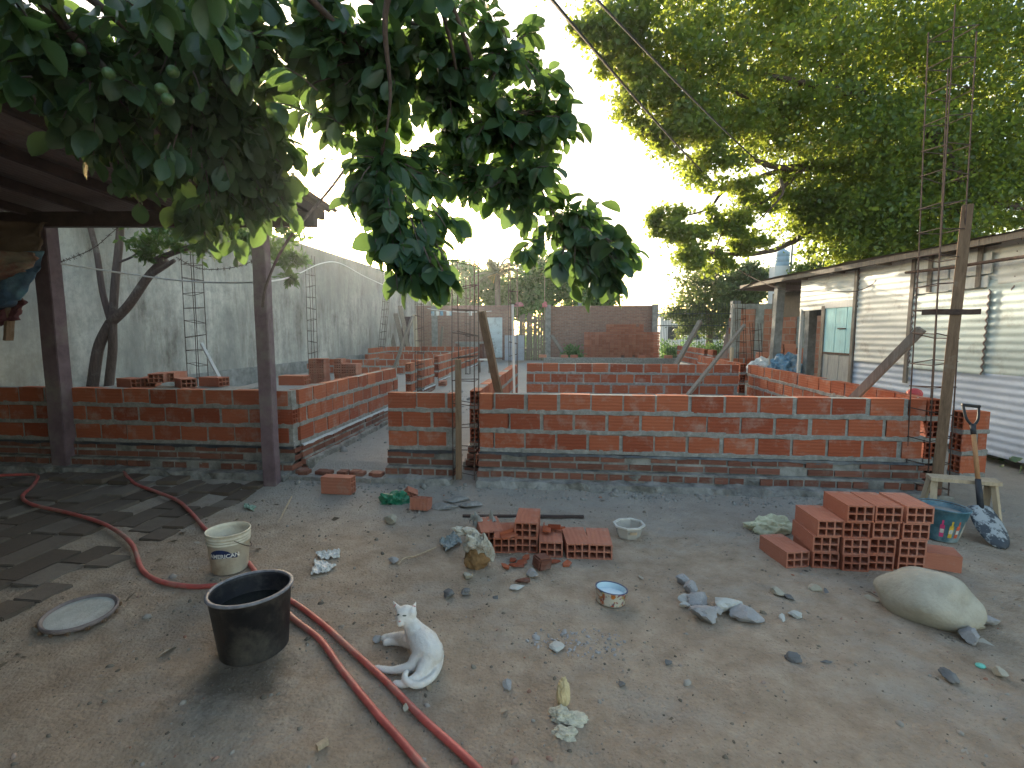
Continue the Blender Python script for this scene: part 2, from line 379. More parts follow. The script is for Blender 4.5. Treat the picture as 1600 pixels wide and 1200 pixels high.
def footing(root, T, L, z0, kind):
    ob = MB(); mo = MB(); sh = MB()
    def row(z, h, bl, prot, gap=.02):
        s = -.02
        mo.box((L / 2, 0, z + h / 2 + .004), (L, BT + 2 * prot - .02, h + .012), T)
        while s < L:
            w = min(bl * random.uniform(.9, 1.08), L + .02 - s)
            if w > .04 and random.random() < .95: ob.box((s + w / 2, random.uniform(-.006, .006), z + h / 2 + random.uniform(-.004, .004)), (w - gap, BT + 2 * prot, h - .022), T @ Matrix.Rotation(random.uniform(-.004, .004), 4, 'Z'))
            s += w
    if kind == 'front':
        row(z0 - .085, .075, .27, .02); row(z0 - .165, .08, .27, .03); row(z0 - .265, .085, .15, .10)
        zz = z0 - .265
    else:
        row(z0 - .085, .075, .27, .02); row(z0 - .165, .08, .27, .03); row(z0 - .25, .085, .2, .05); row(z0 - .34, .09, .2, .07); zz = z0 - .34
    # rough cement ledge
    m = max(4, int(L / .05)); vs = []; fs = []; nn = 7
    for i in range(m + 1):
        s = L * i / m
        for side in (-1, 1):
            for k, (t_, z_) in enumerate(((.04, z0 - .002), (.07, z0 - .17), (.16, z0 - .20), (.19, zz + .005), (.27, zz - .005), (.29, zz - .07), (.31, zz - .3))):
                tt = t_ + .04 * fbm(s * 4, k * 3.1, side * 9 + L, 5) if k > 0 else t_
                if k in (1,): tt = BT / 2 + .012
                if k == 2: tt = BT / 2 + .085 + .03 * fbm(s * 5, 3, side, 5)
                if k == 3: tt = BT / 2 + .085
                vs.append((s, side * tt, z_ + (.028 * fbm(s * 5, k, side + 4, 5) if k > 1 else 0)))
    for i in range(m):
        for sd in (0, nn):
            for k in range(nn - 1): a = i * 2 * nn + sd + k; fs.append((a, a + 1, a + 1 + 2 * nn, a + 2 * nn))
    e0 = [k for k in range(nn)] + [nn + k for k in range(nn)][::-1]; fs += [tuple(e0), tuple(m * 2 * nn + k for k in e0)]
    mo.add(vs, fs, T)
    # plastic damp sheet, ragged
    m = max(4, int(L / .04)); vs = []; fs = []
    for i in range(m + 1):
        s = L * i / m
        for side in (-1, 1):
            dr = .018 + .03 * max(0, fbm(s * 3, 7, side + L, 4)) 
            vs += [(s, side * (BT / 2 - .01), z0 + .004), (s, side * (BT / 2 + .026 + .006 * fbm(s * 12, 1, side)), z0 + .002), (s, side * (BT / 2 + .034 + .006 * fbm(s * 12, 4, side)), z0 - dr)]
    for i in range(m):
        for sd in (0, 3):
            for k in (0, 1): a = i * 6 + sd + k; fs.append((a, a + 1, a + 7, a + 6))
    sh.add(vs, fs, T)
    ob.build('footing_bricks', M_OLD, root); mo.build('footing_mortar', M_MORTARF, root); sh.build('damp_sheet', M_DPC if kind == 'front' else M_DPCW, root)

WY = 5.56                                                            # centre line of the front wall
brick_wall('low hollow brick wall in the shade behind the purple carport posts, front left of the new house', (-8.0, WY), (-3.12, WY), foot='front')
brick_wall('narrow front pier of hollow bricks between the sandy doorway gap and the wooden stake', (-2.0, WY), (-1.235, WY), foot='front')
brick_wall('long low hollow brick wall across the front, right of the wooden stake', (-.96, WY), (3.585, WY), foot='front', phase=1)
brick_wall('low hollow brick wall running back along the left of the sandy doorway gap', (-3.18, WY + .08), (-3.18, 9.15), ends=(False, True), foot='side')
brick_wall('low hollow brick wall running back from the wooden stake towards the white plank', (-1.06, WY + .22), (-1.06, 10.3), foot='side')
brick_wall('sunlit low hollow brick wall on the right side of the front room', (3.66, WY - .06), (3.66, 10.72), foot='side', phase=1)
brick_wall('low hollow brick cross wall at the back of the front room, behind the pole brace', (-.85, 10.72), (3.42, 10.72), foot='side')
brick_wall('short hollow brick wall end beyond the doorway, the nearer of two', (-3.3, 10.35), (-3.3, 10.75), foot='side')
brick_wall('short hollow brick wall end beyond the doorway, the farther of two', (-3.35, 11.25), (-3.35, 12.4), foot='side')
brick_wall('long hollow brick wall running back in the middle left with a gap for a column', (-3.5, 13.4), (-3.6, 16.6), foot='side')
brick_wall('far end of the hollow brick wall in the middle left, behind the dark board', (-3.6, 16.85), (-3.7, 20.6), foot='side')
brick_wall('low hollow brick cross wall behind the brick piles in the left room', (-7.4, 14.2), (-3.55, 14.2), ztop=.88, n=2)
brick_wall('second hollow brick cross wall in the left rooms, just above the first', (-6.3, 16.7), (-3.7, 16.7), ztop=.93, n=2)
brick_wall('farthest hollow brick cross wall on the left, in front of the laundry sink', (-7.5, 21.0), (-3.7, 21.0), n=3)
brick_wall('stepped hollow brick wall end close to the stained cement wall', (-7.5, 18.2), (-7.5, 20.9), step=.3, n=3)
brick_wall('low hollow brick wall continuing right behind the front room, beyond its back wall', (3.60, 11.0), (3.60, 14.5), foot='side')
brick_wall('dark hollow brick cross wall in front of the red cement-streaked neighbour wall', (3.75, 14.6), (5.3, 14.6), ztop=.96)
brick_wall('far right hollow brick wall with a column gap, in front of the iron fence', (4.85, 17.6), (4.85, 18.3), ztop=1.06)
brick_wall('farthest right hollow brick wall running up to the iron fence', (4.82, 18.6), (4.75, 22.8), ztop=1.06)
r_ = brick_wall('stepped stub of hollow bricks right of the corner post, behind the shovel', (3.82, 5.42), (4.10, 5.47), ztop=.93, n=3, th=.13)
mb = MB(); 
for i in range(50):
    s = i / 49; mb.box((-1 + 5.7 * s, 23, .28 + .008 * fbm(i, 3)), (.13, .32 + .03 * fbm(i * .4, 1), .45), None)
meta(mb.build('footing', M_MORTAR, org=(0, 23, 0)), 'bare grey cement footing in front of the far brick stack', 'footing')

# sill between left wall and pier (doorway threshold)
mb = MB(); mo = MB()
BR = []
for i in range(9): mb = MB(); BR.append(mb); mb.box((-3.03 + i * .122, 5.43, .105 + random.uniform(-.005, .005)), (.108, .12, .062), Matrix.Rotation(random.uniform(-.01, .01), 4, 'Z'))
for i in range(22):
    mo.box((-3.06 + i * .05, 5.46, .03), (.052, .34 + .05 * fbm(i * .7, 2), .13 + .012 * fbm(i * .5, 9)))
th_ = thing('threshold', 'row of small red bricks on cement across the doorway gap', 'threshold', (-2.5, 5.45, 0)); mo.build('mortar_bed', M_MORTAR, th_)
for mb in BR: mb.build('small_brick', M_OLD, th_, bevel=.005)

# loose bricks --------------------------------------------------------------
mbh = MB(); hollow(mbh, None); PROTO = mbh.build('hollow_brick', M_BRICKO, local=True, org=(0, 0, 0)); COL.objects.unlink(PROTO)
PROTO.data.name = 'hollow_brick_mesh'
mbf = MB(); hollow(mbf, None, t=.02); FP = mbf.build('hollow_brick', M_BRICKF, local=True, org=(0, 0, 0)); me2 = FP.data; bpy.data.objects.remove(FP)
def brick(loc, rz=0, label='', group='loose hollow bricks', rot=None, far=False, scale=1):
    o = PROTO.copy(); COL.objects.link(o)
    if far: o.data = me2
    o.location = loc; o.rotation_euler = rot if rot else (0, 0, rz); o.scale = (scale,) * 3
    return meta(o, label, 'brick', group)
ORD = ['bottom', 'second', 'third', 'fourth', 'fifth', 'sixth', 'seventh', 'eighth', 'ninth', 'tenth', 'eleventh', 'twelfth', 'thirteenth', 'fourteenth', 'fifteenth', 'sixteenth', 'seventeenth', 'eighteenth', 'nineteenth', 'twentieth']
def floorz(x, y): return gh(x, y)
# near stack (right): column front bottom pixels
cols = [(1238, 886, 1, 'the lone low brick at the left'), (1290, 890, 3, 'the left column'), (1333, 893, 4, 'the middle-left column'), (1378, 893, 4, 'the middle-right column'), (1425, 893, 4, 'the right column')]
for (px, py, n, nm) in cols:
    p = G(px, py); q = .03
    for k in range(n):
        hz = p.z + k * .121
        lab = ('hollow brick lying alone at the left foot of the right-hand stack' if n == 1 else 'hollow brick in %s of the boulder-side stack, %s from the ground' % (nm, ('lowest', 'second', 'third', 'topmost')[k] if n == 4 else ('lowest', 'middle', 'topmost')[k]))
        dx = random.uniform(-.012, .012) + (.035 * (k >= 3) if nm.startswith('the right c') else 0) + (.02 * (k == 3) if 'middle-left' in nm else 0)
        brick((p.x + dx, p.y + .165 + random.uniform(-.012, .012), hz + floorz(p.x, p.y)), random.uniform(-.03, .03) + (0.25 if n == 1 else .02), lab, 'bricks of the right-hand stack')
p = G(1458, 886); brick((p.x, p.y + .05, .0), R(72), 'hollow brick on the ground at the right foot of the right-hand stack, side on', 'bricks of the right-hand stack')
# centre row
for (px, py, n, rz, lab) in [(786, 864, 1, .1, 'hollow brick in the centre row, leftmost with a broken shard on it'), (822, 864, 1, .0, 'hollow brick in the centre row carrying another brick'), (822, 864, 2, -.01, 'hollow brick set on top of the centre row'),
        (859, 870, 1, .05, 'hollow brick in the centre row with clay shards on its top'), (899, 871, 1, .14, 'hollow brick in the centre row, second from the right, slightly turned'), (937, 872, 1, .03, 'hollow brick at the right end of the centre row')]:
    p = G(px, py); brick((p.x, p.y + .165, floorz(p.x, p.y) + .121 * (n - 1)), rz, lab, 'bricks of the centre row')
p = G(757, 860); brick((p.x, p.y + .25, 0.0), .3, 'hollow brick half hidden behind the torn carton, left of the centre row', 'bricks of the centre row')
p = P(757, 725, 5.66); brick((p.x, p.y + .1, .22), .03, 'hollow brick wedged in the column gap beside the wooden stake')
p = G(527, 779); brick((p.x - .06, p.y + .1, .10), R(88), 'hollow brick with dusty ridged top standing alone before the doorway', rot=(0, R(90), R(88)))
mbx = MB(); hollow(mbx, None, .11); 
p = G(659, 797); hb = mbx.build('broken_brick', M_BRICKO, local=True, org=p + Vector((0, .06, .015))); hb.rotation_euler = (R(82), 0, R(-6)); hb.location.z += .045
meta(hb, 'broken half brick with its holes facing up beside the green bag', 'brick', 'broken bricks')
mbx = MB(); hollow(mbx, None, .07, .12, .09, 2, 2); p = G(633, 784); hb = mbx.build('broken_brick', M_BRICKO, local=True, org=p + Vector((0, .1, .03))); hb.rotation_euler = (.6, .5, .6); meta(hb, 'small broken brick end behind the green bag', 'brick', 'broken bricks')
p = G(845, 892); mbx = MB(); mbx.box((0, 0, .05), (.11, .11, .09)); hb = mbx.build('broken_brick', M_OLD, local=True, org=p + Vector((0, .06, -.01)), bevel=.012); hb.rotation_euler = (.05, .1, .6); meta(hb, 'lump of dark solid brick in front of the centre row', 'brick', 'broken bricks')
# bricks lying on the shaded left wall
for i, (px, py, rz, lab) in enumerate([(205, 596, R(70), 'leftmost of the bricks behind the shaded wall'), (235, 590, .5, 'brick leaning among those behind the shaded wall, second from left'), (252, 588, .35, 'upper of the middle bricks behind the shaded wall'), (272, 588, .2, 'taller brick right of the middle behind the shaded wall'), (290, 594, .9, 'right-hand brick of the group behind the shaded wall'), (335, 596, R(80), 'brick apart from the group, right under the white pipe')]):
    p = P(px, py + 4, 6.75 + (i % 2) * .15); brick((p.x, p.y, .97 if i not in (2, 3) else 1.04), rz, lab, 'bricks behind the shaded wall', rot=(0, 0, rz))
mb = MB(); a = P(170, 600, 6.95); b = P(370, 600, 6.45); mb.box(((a.x + b.x) / 2, (a.y + b.y) / 2, .51), (2.1, .6, .9)); 
o_ = mb.build('rubble_platform', M_MORTAR); meta(o_, 'cement footing heap behind the shaded wall carrying loose bricks', 'footing')
# two bricks on the corner of the left wall
p = P(437, 600, 6.3); brick((-3.45, 6.15, 1.03), R(92), 'brick lying on the corner of the left wall behind the second purple post', 'loose hollow bricks'); brick((-3.62, 6.7, .75), 0, 'brick standing on end behind the corner of the left wall', rot=(0, 0, .1))
mb = MB(); mb.box((-3.62, 6.7, .37), (.5, .6, .74)); meta(mb.build('footing', M_MORTAR), 'short cement footing behind the corner of the left wall', 'footing')
# piles in the left room
def pile(px0, py, Z, nc, heights, tag, grp):
    for c in range(nc):
        q = P(px0 + c * .185 / Z * 800, py, Z); z = floorz(q.x, q.y)
        for k in range(heights[c]):
            brick((q.x, q.y, z + .121 * k), random.uniform(-.05, .05), 'brick in %s, %s column, %s in height' % (tag, ORD[c].replace('bottom', 'first'), ORD[k].replace('bottom', 'lowest')), grp)
pile(494, 590, 12.6, 2, (5, 5), 'the left pile in the left room', 'bricks of the left room piles')
pile(532, 588, 12.6, 3, (5, 4, 4), 'the right pile in the left room', 'bricks of the left room piles')
for (px, py, lab) in ((486, 570, 'single brick on the strip beside the stained wall'),): 
    q = P(px, py, 13.5); brick((q.x, q.y, .72), .4, lab)
q = P(632, 612, 9.9); brick((-3.55, 10.2, floorz(-3.5, 10)), R(85), 'brick on the ground left of the nearer wall end')
brick((-3.2, 12.9, .3), .1, 'brick standing by the wall gap beyond the farther wall end'); 
# far stack
SX0 = P(912, 560, 25.8).x; SXY = 25.8; random.seed(3)
ncol = 20; sw = (P(1024, 560, 25.8).x - SX0 - .02) / ncol
tops = [12] * 6 + [15] * 6 + [15, 15, 14, 15] + [12] * 4
cnt = 0
for c in range(ncol):
    x = SX0 + sw * (c + .5)
    for k in range(tops[c]):
        dy = -.11 * ((k * 7 + c * 3) % 5) / 5 - (.28 if (k < 9 - abs(c - 9) * .9 and 6 < c < 13) else 0)
        if k < 3 and 8 < c < 16 and (k + c) % 3 == 0: continue
        rz = 0; side = (c in (0, 19) and (k % 6 < 3 if c == 0 else True))
        if side: rz = R(90)
        if cnt >= 272: continue
        cnt += 1
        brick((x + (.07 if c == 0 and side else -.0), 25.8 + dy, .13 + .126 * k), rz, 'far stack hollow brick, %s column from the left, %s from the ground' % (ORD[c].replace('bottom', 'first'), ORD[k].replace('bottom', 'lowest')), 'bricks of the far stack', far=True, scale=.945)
random.seed(11)
for i, px in enumerate((848, 882, 897, 1000, 1040, 1068)):
    q = P(px, 556, 23); brick((q.x, 23.0, .505), R(90), 'single brick on the far cement footing, %s from the left' % ORD[i].replace('bottom', 'first'), 'bricks on the far footing', far=True)

# ---------------------------------------------------------------- boundary walls
mb = MB()
WX = -8.1; mb.box((WX - .15, 13.5, 2.1), (.3, 33, 4.5)); cw = mb.build('boundary_wall', M_CONC, org=(WX, 0, 0)); meta(cw, 'tall stained grey cement boundary wall along the left of the lot', 'wall')
mb = MB(); 
for i in range(60): mb.box((WX + .06, 1 + i * .5, .35 + .02 * fbm(i * .3, 1)), (.13 + .02 * fbm(i * .5, 4), .5, .85))
meta(mb.build('wall_footing', M_GREYC, org=(WX, 0, 0)), 'brownish cement ledge along the foot of the stained boundary wall', 'footing')
FY = 27.0
xa, xb = -8.2, P(800, 500, FY).x
rw = thing('boundary_wall', 'weathered red brick wall at the far end behind the laundry sink, left of the wooden palings', 'wall', ((xa + xb) / 2, FY, 0))
MB().box(((xa + xb) / 2, FY + .1, 1.45), (xb - xa, .2, 3.15)).build('brickwork', M_BFAR, rw)
mb = MB(); q = P(675, 500, FY); mb.box((q.x, FY - .02, 1.45), (.3, .3, 3.05)); mb.build('pillar', M_GREYC, rw)
xa, xb = P(853, 500, FY).x, P(1024, 500, FY).x
rw = thing('boundary_wall', 'weathered red brick wall behind the far brick stack, between two grey pillars', 'wall', ((xa + xb) / 2, FY, 0))
MB().box(((xa + xb) / 2, FY + .1, 1.42), (xb - xa - .5, .2, 3.1)).build('brickwork', M_BFAR, rw)
for x in (xa + .12, xb - .14): MB().box((x, FY, 1.45), (.28, .34, 3.16)).build('pillar', M_GREYC, rw)
# wooden palings
x0, x1 = P(812, 500, FY).x, P(852, 500, FY).x
fr = thing('paling_fence', 'weathered grey wooden paling gate between the two far brick walls', 'fence', (x0, FY, 0)); mb = MB(); x = x0
while x < x1:
    mb.box((x, FY + random.uniform(-.02, .02), 1.25 + random.uniform(-.12, .1)), (.112, .025, 2.6), Matrix.Translation((x, FY, 0)) @ Matrix.Rotation(random.uniform(-.02, .02), 4, 'Y') @ Matrix.Translation((-x, -FY, 0))); x += .125
mb.build('palings', M_WOOD, fr); MB().box(((x0 + x1) / 2, FY + .05, 2.2), (x1 - x0, .05, .1)).box(((x0 + x1) / 2, FY + .05, .7), (x1 - x0, .05, .1)).build('rail', M_WOOD, fr)
# peeling panel, grey sheets, sink
x0, x1 = P(759, 500, 25.5).x, P(784, 500, 25.5).x
mb = MB(); mb.box(((x0 + x1) / 2, 25.5, 1.35), (x1 - x0, .05, 2.0)); meta(mb.build('metal_panel', tin_mat('peeling_white_paint', (.62, .70, .72), (.06, .05, .045), .9), bevel=.01), 'white peeling metal panel standing near the far brick wall', 'panel')
x0, x1 = P(788, 500, 25).x, P(819, 500, 25).x
mb = MB()
for k in range(2):
    for j in range(2): mb.box((x0 + (x1 - x0) * (j + .5) / 2, 25.0 + .03 * j, .55 + k * .62), ((x1 - x0) / 2 - .03, .3, .6))
meta(mb.build('grey_blocks', plain('grey_sheet', (.34, .37, .42), .8, .15, 2)), 'stack of four grey panels beside the white plank', 'panels')
q = P(732, 545, 24.6); sk_ = thing('laundry_sink', 'grey concrete laundry sink on low supports against the far brick wall', 'sink', (q.x, 24.6, .1))
mb = MB(); mb.box((q.x, 24.6, 1.12), (1.35, .6, .07)); 
vs = [(q.x - .5, 24.3, 1.08), (q.x + .5, 24.3, 1.08), (q.x + .36, 24.38, .75), (q.x - .36, 24.38, .75), (q.x - .5, 24.9, 1.08), (q.x + .5, 24.9, 1.08), (q.x + .36, 24.8, .75), (q.x - .36, 24.8, .75)]
mb.add(vs, [(0, 1, 2, 3), (4, 5, 6, 7), (0, 3, 7, 4), (1, 2, 6, 5), (3, 2, 6, 7)]); mb.build('basin', M_GREYC, sk_)
for s in (-.58, .58): MB().box((q.x + s, 24.6, .55), (.12, .5, 1.0)).build('support', M_OLD, sk_)
# iron fence
x0, x1 = P(1025, 500, FY).x, P(1134, 500, FY).x
M_IRON = plain('dark_green_iron', (.05, .07, .065), .6, .3, 10, .3, .2); fr = thing('iron_fence', 'tall dark iron bar fence at the far end right of the brick wall', 'fence', (x0, FY, 0))
mb = MB(); n = 46
for i in range(n):
    x = x0 + (x1 - x0) * (i + .5) / n; h = 3.05 if i % 2 else 2.3
    mb.tube([(x, FY, .1), (x, FY, h - .08)], .011, 4); mb.tube([(x, FY, h - .08), (x, FY, h + .04)], [.02, .002], 4)
mb.build('bars', M_IRON, fr)
for z in (.35, 1.95, 2.55): MB().box(((x0 + x1) / 2, FY, z), (x1 - x0, .03, .05)).build('rail', M_IRON, fr)
q = P(1139, 500, 26.8); mb = MB(); mb.box((q.x, 26.9, 1.55), (.4, .4, 3.25)); meta(mb.build('gate_pillar', plain('dark_cement', (.13, .14, .14), .9, .2, 3), bevel=.02), 'dark square cement pillar at the right end of the iron fence', 'pillar')
# neighbour rough brick wall behind canopy
a = cam2w(6.85, 16.0, 0); b = cam2w(12.5, 15.2, 0); d = b - a
rw = thing('neighbour_wall', 'rough red hollow brick wall with cement columns behind the shed canopy', 'wall', tuple(a)); rw.rotation_euler = (0, 0, math.atan2(d.y, d.x))
MB().box((d.length / 2, 0, 1.15), (d.length, .16, 2.5)).build('brickwork', M_BFARR, rw, local=True)
MB().box((d.length / 2, 0, 2.44), (d.length, .2, .16)).build('ring_beam', M_GREYC, rw, local=True)
for s in (.08, .75, 1.95, 3.3): MB().box((s, -.015, 1.18), (.24, .2, 2.42)).build('column', M_GREYC, rw, local=True)
a = cam2w(6.9, 16.2, 0); b = cam2w(11.6, 26.8, 0); d = b - a
rw = thing('side_wall', 'plain brick side wall running back from the rough neighbour wall to the dark pillar', 'wall', tuple(a)); rw.rotation_euler = (0, 0, math.atan2(d.y, d.x)); MB().box((d.length / 2, 0, 1.0), (d.length, .15, 2.2)).build('brickwork', M_BFARR, rw, local=True)
q = cam2w(7.3, 15.3, 0); 
for i, (dx, n) in enumerate(((0, 7), (.36, 9), (.72, 9), (1.08, 8))):
    for k in range(n): brick((q.x + dx, q.y + .02 * (k % 3) - .5, .14 + .121 * k + .1), R(90) + .1 * (k % 2), 'brick against the rough neighbour wall, %s pillar from left, %s in height' % (ORD[i].replace('bottom', 'first'), ORD[k].replace('bottom', 'lowest')), 'bricks against the neighbour wall', far=True)

# ---------------------------------------------------------------- tin shed, right
def corrug(w, h, amp=.0065, pitch=.10, wavy=0, seed=0):
    """sheet in local x (0..w), z (0..h), ribs running along x, bulging towards -y"""
    nz = max(8, int(h / pitch * 8)); nxx = max(4, int(w / .12)); vs = []; fs = []
    for j in range(nz + 1):
        z = h * j / nz
        for i in range(nxx + 1):
            x = w * i / nxx; e = 0
            if wavy and i in (0, nxx): e = .012 * math.sin(z / pitch * 2 * math.pi)
            dent = .008 * fbm(x * 2.2, z * 2.2, seed, 3)
            vs.append((x + e, -amp * math.sin(2 * math.pi * z / pitch) + dent, z + .012 * fbm(x * .7, seed, z * .2, 2)))
    for j in range(nz):
        for i in range(nxx): a = j * (nxx + 1) + i; fs.append((a, a + 1, a + nxx + 2, a + nxx + 1))
    return vs, fs
sh = thing('tin_shed', 'low shed clad in cream, pale green and blue grey corrugated tin sheets', 'shed', tuple(cam2w(6.2, 11.1, 0)))
sh.rotation_euler = (0, 0, YAW - R(90))                      # local +x runs towards the camera, local -y faces left into the lot
def sheet(z_far, w, z0, h, off, mat, name='tin_sheet', seed=0, lab=None, tilt=0):
    vs, fs = corrug(w, h, seed=seed, wavy=1); mb = MB(); x = 11.1 - z_far
    mb.add([(x + v[0], -off + v[1], z0 + v[2] + tilt * v[0]) for v in vs], fs, None, .5); o = mb.build(name, mat, sh, smooth=True, local=True)
    if lab: o['label'] = lab
    if z0 > 1.1: MB().tube([(x + w + .016 * math.sin(q / .1 * 6.28 + seed), -off - .012, z0 + q) for q in [h * i / 60 for i in range(61)]], [.009 + .006 * abs(fbm(i * .3, seed)) for i in range(61)], 5).build('rusty_edge', M_TIND, o, local=True)
    return o
sheet(11.1, 1.85, 2.12, .68, .02, M_TINW, seed=1, lab='cream sheet above the doorway', tilt=.0)
sheet(9.25, 1.35, 1.98, .84, .03, M_TINW, seed=2, lab='upper cream sheet right of the door')
sheet(9.22, 1.3, 1.17, .84, .045, M_TINW, seed=3, lab='cream sheet right of the turquoise door')
sheet(7.97, 1.30, 1.14, 1.10, .05, M_TING, seed=4, lab='pale green sheet with a rusty right edge', tilt=.0)
sheet(6.75, 2.2, 1.16, 1.2, .03, M_TING, seed=5, lab='pale green sheet at the right edge')
sheet(6.6, 2.2, 2.3, .52, .035, M_TINW, seed=6, lab='cream sheet below the eave at the right edge')
sheet(8.0, 1.6, 2.2, .6, .01, M_TINW, seed=16, lab='cream sheet behind the white boards')
sheet(9.27, 2.2, .25, .93, .015, M_TINB, seed=7, lab='blue grey lower sheet, left')
sheet(7.2, 4.2, .12, 1.07, .022, M_TINB, seed=8, lab='blue grey lower sheet, right')
M_WB = wood_mat('white_boards', (.60, .585, .53), .15)
for (x, w, z0, h) in ((3.15, .62, 2.26, .17), (3.15, .6, 2.44, .17), (3.14, 1.1, 2.62, .15), (3.78, .6, 2.27, .16), (3.8, .62, 2.44, .16), (3.9, .5, 2.6, .12)): MB().box((x + w / 2, -.03 - random.random() * .02, z0 + h / 2), (w, .02, h - .012)).build('board', M_WB, sh, local=True)
for (x, z0, z1) in ((3.13, .9, 2.8), (1.82, .1, 2.78), (4.25, 2.28, 2.8), (3.45, 2.28, 2.8)): MB().box((x, -.055, (z0 + z1) / 2), (.07, .03, z1 - z0)).build('batten', M_WOOD, sh, local=True)
# frame behind the sheets, inner dark box
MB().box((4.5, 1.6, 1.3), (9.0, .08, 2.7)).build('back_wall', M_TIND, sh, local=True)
MB().box((0.02, 1.2, 1.45), (.06, .8, 2.6)).build('end_wall', M_OLD, sh, local=True)
# doorway 1: opening x .05-.85, leaf post; half door x .93..1.76
MB().box((.07, -.01, 1.12), (.05, .06, 2.1)).build('door_frame', M_WOODW, sh, local=True)
MB().box((.9, -.02, 1.12), (.1, .09, 2.15)).build('door_frame', M_WOOD, sh, local=True)
MB().box((1.38, -.04, 2.21), (.9, .04, .13)).build('lintel', M_WOODW, sh, local=True)
hd = None
d1 = MB(); d2 = MB()
for i in range(5):
    d1.box((.95 + .085 + i * .165, -.03 - .004 * (i % 2), 1.72), (.158, .022, .86)); d2.box((.95 + .085 + i * .165, -.03 + .004 * (i % 2), .72), (.158, .022, 1.08 + .03 * (i % 3)))
dt = d1.build('door_upper_half', M_TEAL, sh, local=True); d2.build('door_lower_half', wood_mat('grey_planks', (.36, .35, .32), .3), sh, local=True)
MB().box((1.5, -.055, 1.75), (.22, .02, .02)).build('latch', M_REBAR, dt, local=True)
MB().box((1.37, -.05, 1.28), (.84, .02, .035)).build('ledge', M_REBAR, sh, local=True)
# roof
rf = MB(); vs = []; fs = []; nu, nv = 160, 6
for j in range(nv + 1):
    for i in range(nu + 1):
        x = -2.6 + 12 * i / nu; y = -.32 + 3.2 * j / nv; vs.append((x, y + .02 * fbm(x * 3, j), 2.90 - .12 * j / nv + .014 * math.sin(x / .076 * 2 * math.pi) + .03 * fbm(x * .6, y, 4) - (.11 if x < -1.5 else 0) * min(1, (-1.5 - x) / .8) if x < -1.5 else 2.90 - .12 * j / nv + .014 * math.sin(x / .076 * 2 * math.pi) + .03 * fbm(x * .6, y, 4)))
for j in range(nv):
    for i in range(nu): a = j * (nu + 1) + i; fs.append((a, a + 1, a + nu + 2, a + nu + 1))
rf.add(vs, fs); rf.build('roof_sheet', M_TIND, sh, local=True, smooth=True)
mb = MB()
for i in range(7): mb.bar((-2.4 + i * 1.7, -.25, 2.83 + .02 * fbm(i, 1)), (-2.4 + i * 1.7 + 1.75, -.25, 2.83 + .02 * fbm(i + 1, 1)), .05, .08)
mb.build('fascia', M_WOOD, sh, local=True)
mb = MB()
for i in range(8): mb.box((-2.2 + i * 1.2, 1.2, 2.80), (.06, 2.9, .06))
mb.build('rafters', M_WOOD, sh, local=True)
for (x, lean) in ((-1.05, .10), (-.45, -.02)): MB().bar((x, .02 if x < -1 else .5, .05), (x + lean, .02 if x < -1 else .5, 2.8), .18, .16).build('canopy_post', M_GREYC, sh, local=True)
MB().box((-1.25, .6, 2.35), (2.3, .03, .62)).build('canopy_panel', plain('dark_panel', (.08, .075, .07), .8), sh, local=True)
# shed items: rail pipe
mb = MB(); mb.tube(spline([cam2w(6.05, 8.0, 2.60), cam2w(6.0, 7.2, 2.57), cam2w(6.02, 6.5, 2.58), cam2w(6.0, 5.2, 2.57)], 6), .022, 8)
meta(mb.build('pipe', M_REBAR, org=None), 'rusty pipe fixed level along the top of the tin shed', 'pipe')
mb = MB(); mb.tube(spline([P(1150, 420, 12.6), P(1215, 450, 10.5), P(1300, 455, 9.6), P(1335, 455, 9.2), P(1362, 445, 8.9), P(1375, 428, 8.75)], 8), .008, 5)
meta(mb.build('cable', M_REBAR), 'thin black cable looping in front of the tin shed above the turquoise door', 'cable')
# bags by the canopy post
def crumple(name, mat, c, sx, sy, sz, label, cat, seed=0, amp=.35, sub=4, rough=3.0, parent=None, flat=.25):
    bm = bmesh.new(); bmesh.ops.create_icosphere(bm, subdivisions=sub, radius=1)
    for v in bm.verts:
        n = v.co.normalized(); k = 1 + amp * noise.fractal(n * rough + Vector((seed * 7.1, seed, 0)), .9, 2.1, 5)
        v.co = Vector((n.x * k * sx, n.y * k * sy, max(n.z * k, -flat) * sz))
    me = bpy.data.meshes.new(name); bm.to_mesh(me); bm.free(); me.materials.append(mat)
    o = bpy.data.objects.new(name, me); COL.objects.link(o); o.location = Vector(c) - Vector((0, 0, -flat * sz))
    me.attributes.new('rnd', 'FLOAT', 'POINT'); return meta(o, label, cat)
M_BAGB = plain('blue_plastic', (.16, .30, .42), .45, .5, 9, .4, 0, .5, (.55, .55, .55)); M_BAGW = plain('white_plastic', (.68, .68, .66), .4, .2, 12, .5, 0, .6, (.45, .4, .38))
crumple('plastic_bag', M_BAGB, P(1228, 582, 11.9) , .35, .3, .35, 'blue and white filled bag at the foot of the canopy post', 'bag', 1)
crumple('plastic_bag', M_BAGW, P(1196, 585, 12.6), .42, .3, .3, 'white and red filled bag left of the canopy post', 'bag', 2)
mb = MB(); mb.bar(P(1188, 580, 12.8), P(1212, 545, 13), .05); meta(mb.build('stick', M_WOODL), 'short pale stick leaning by the white bag near the canopy', 'stick')

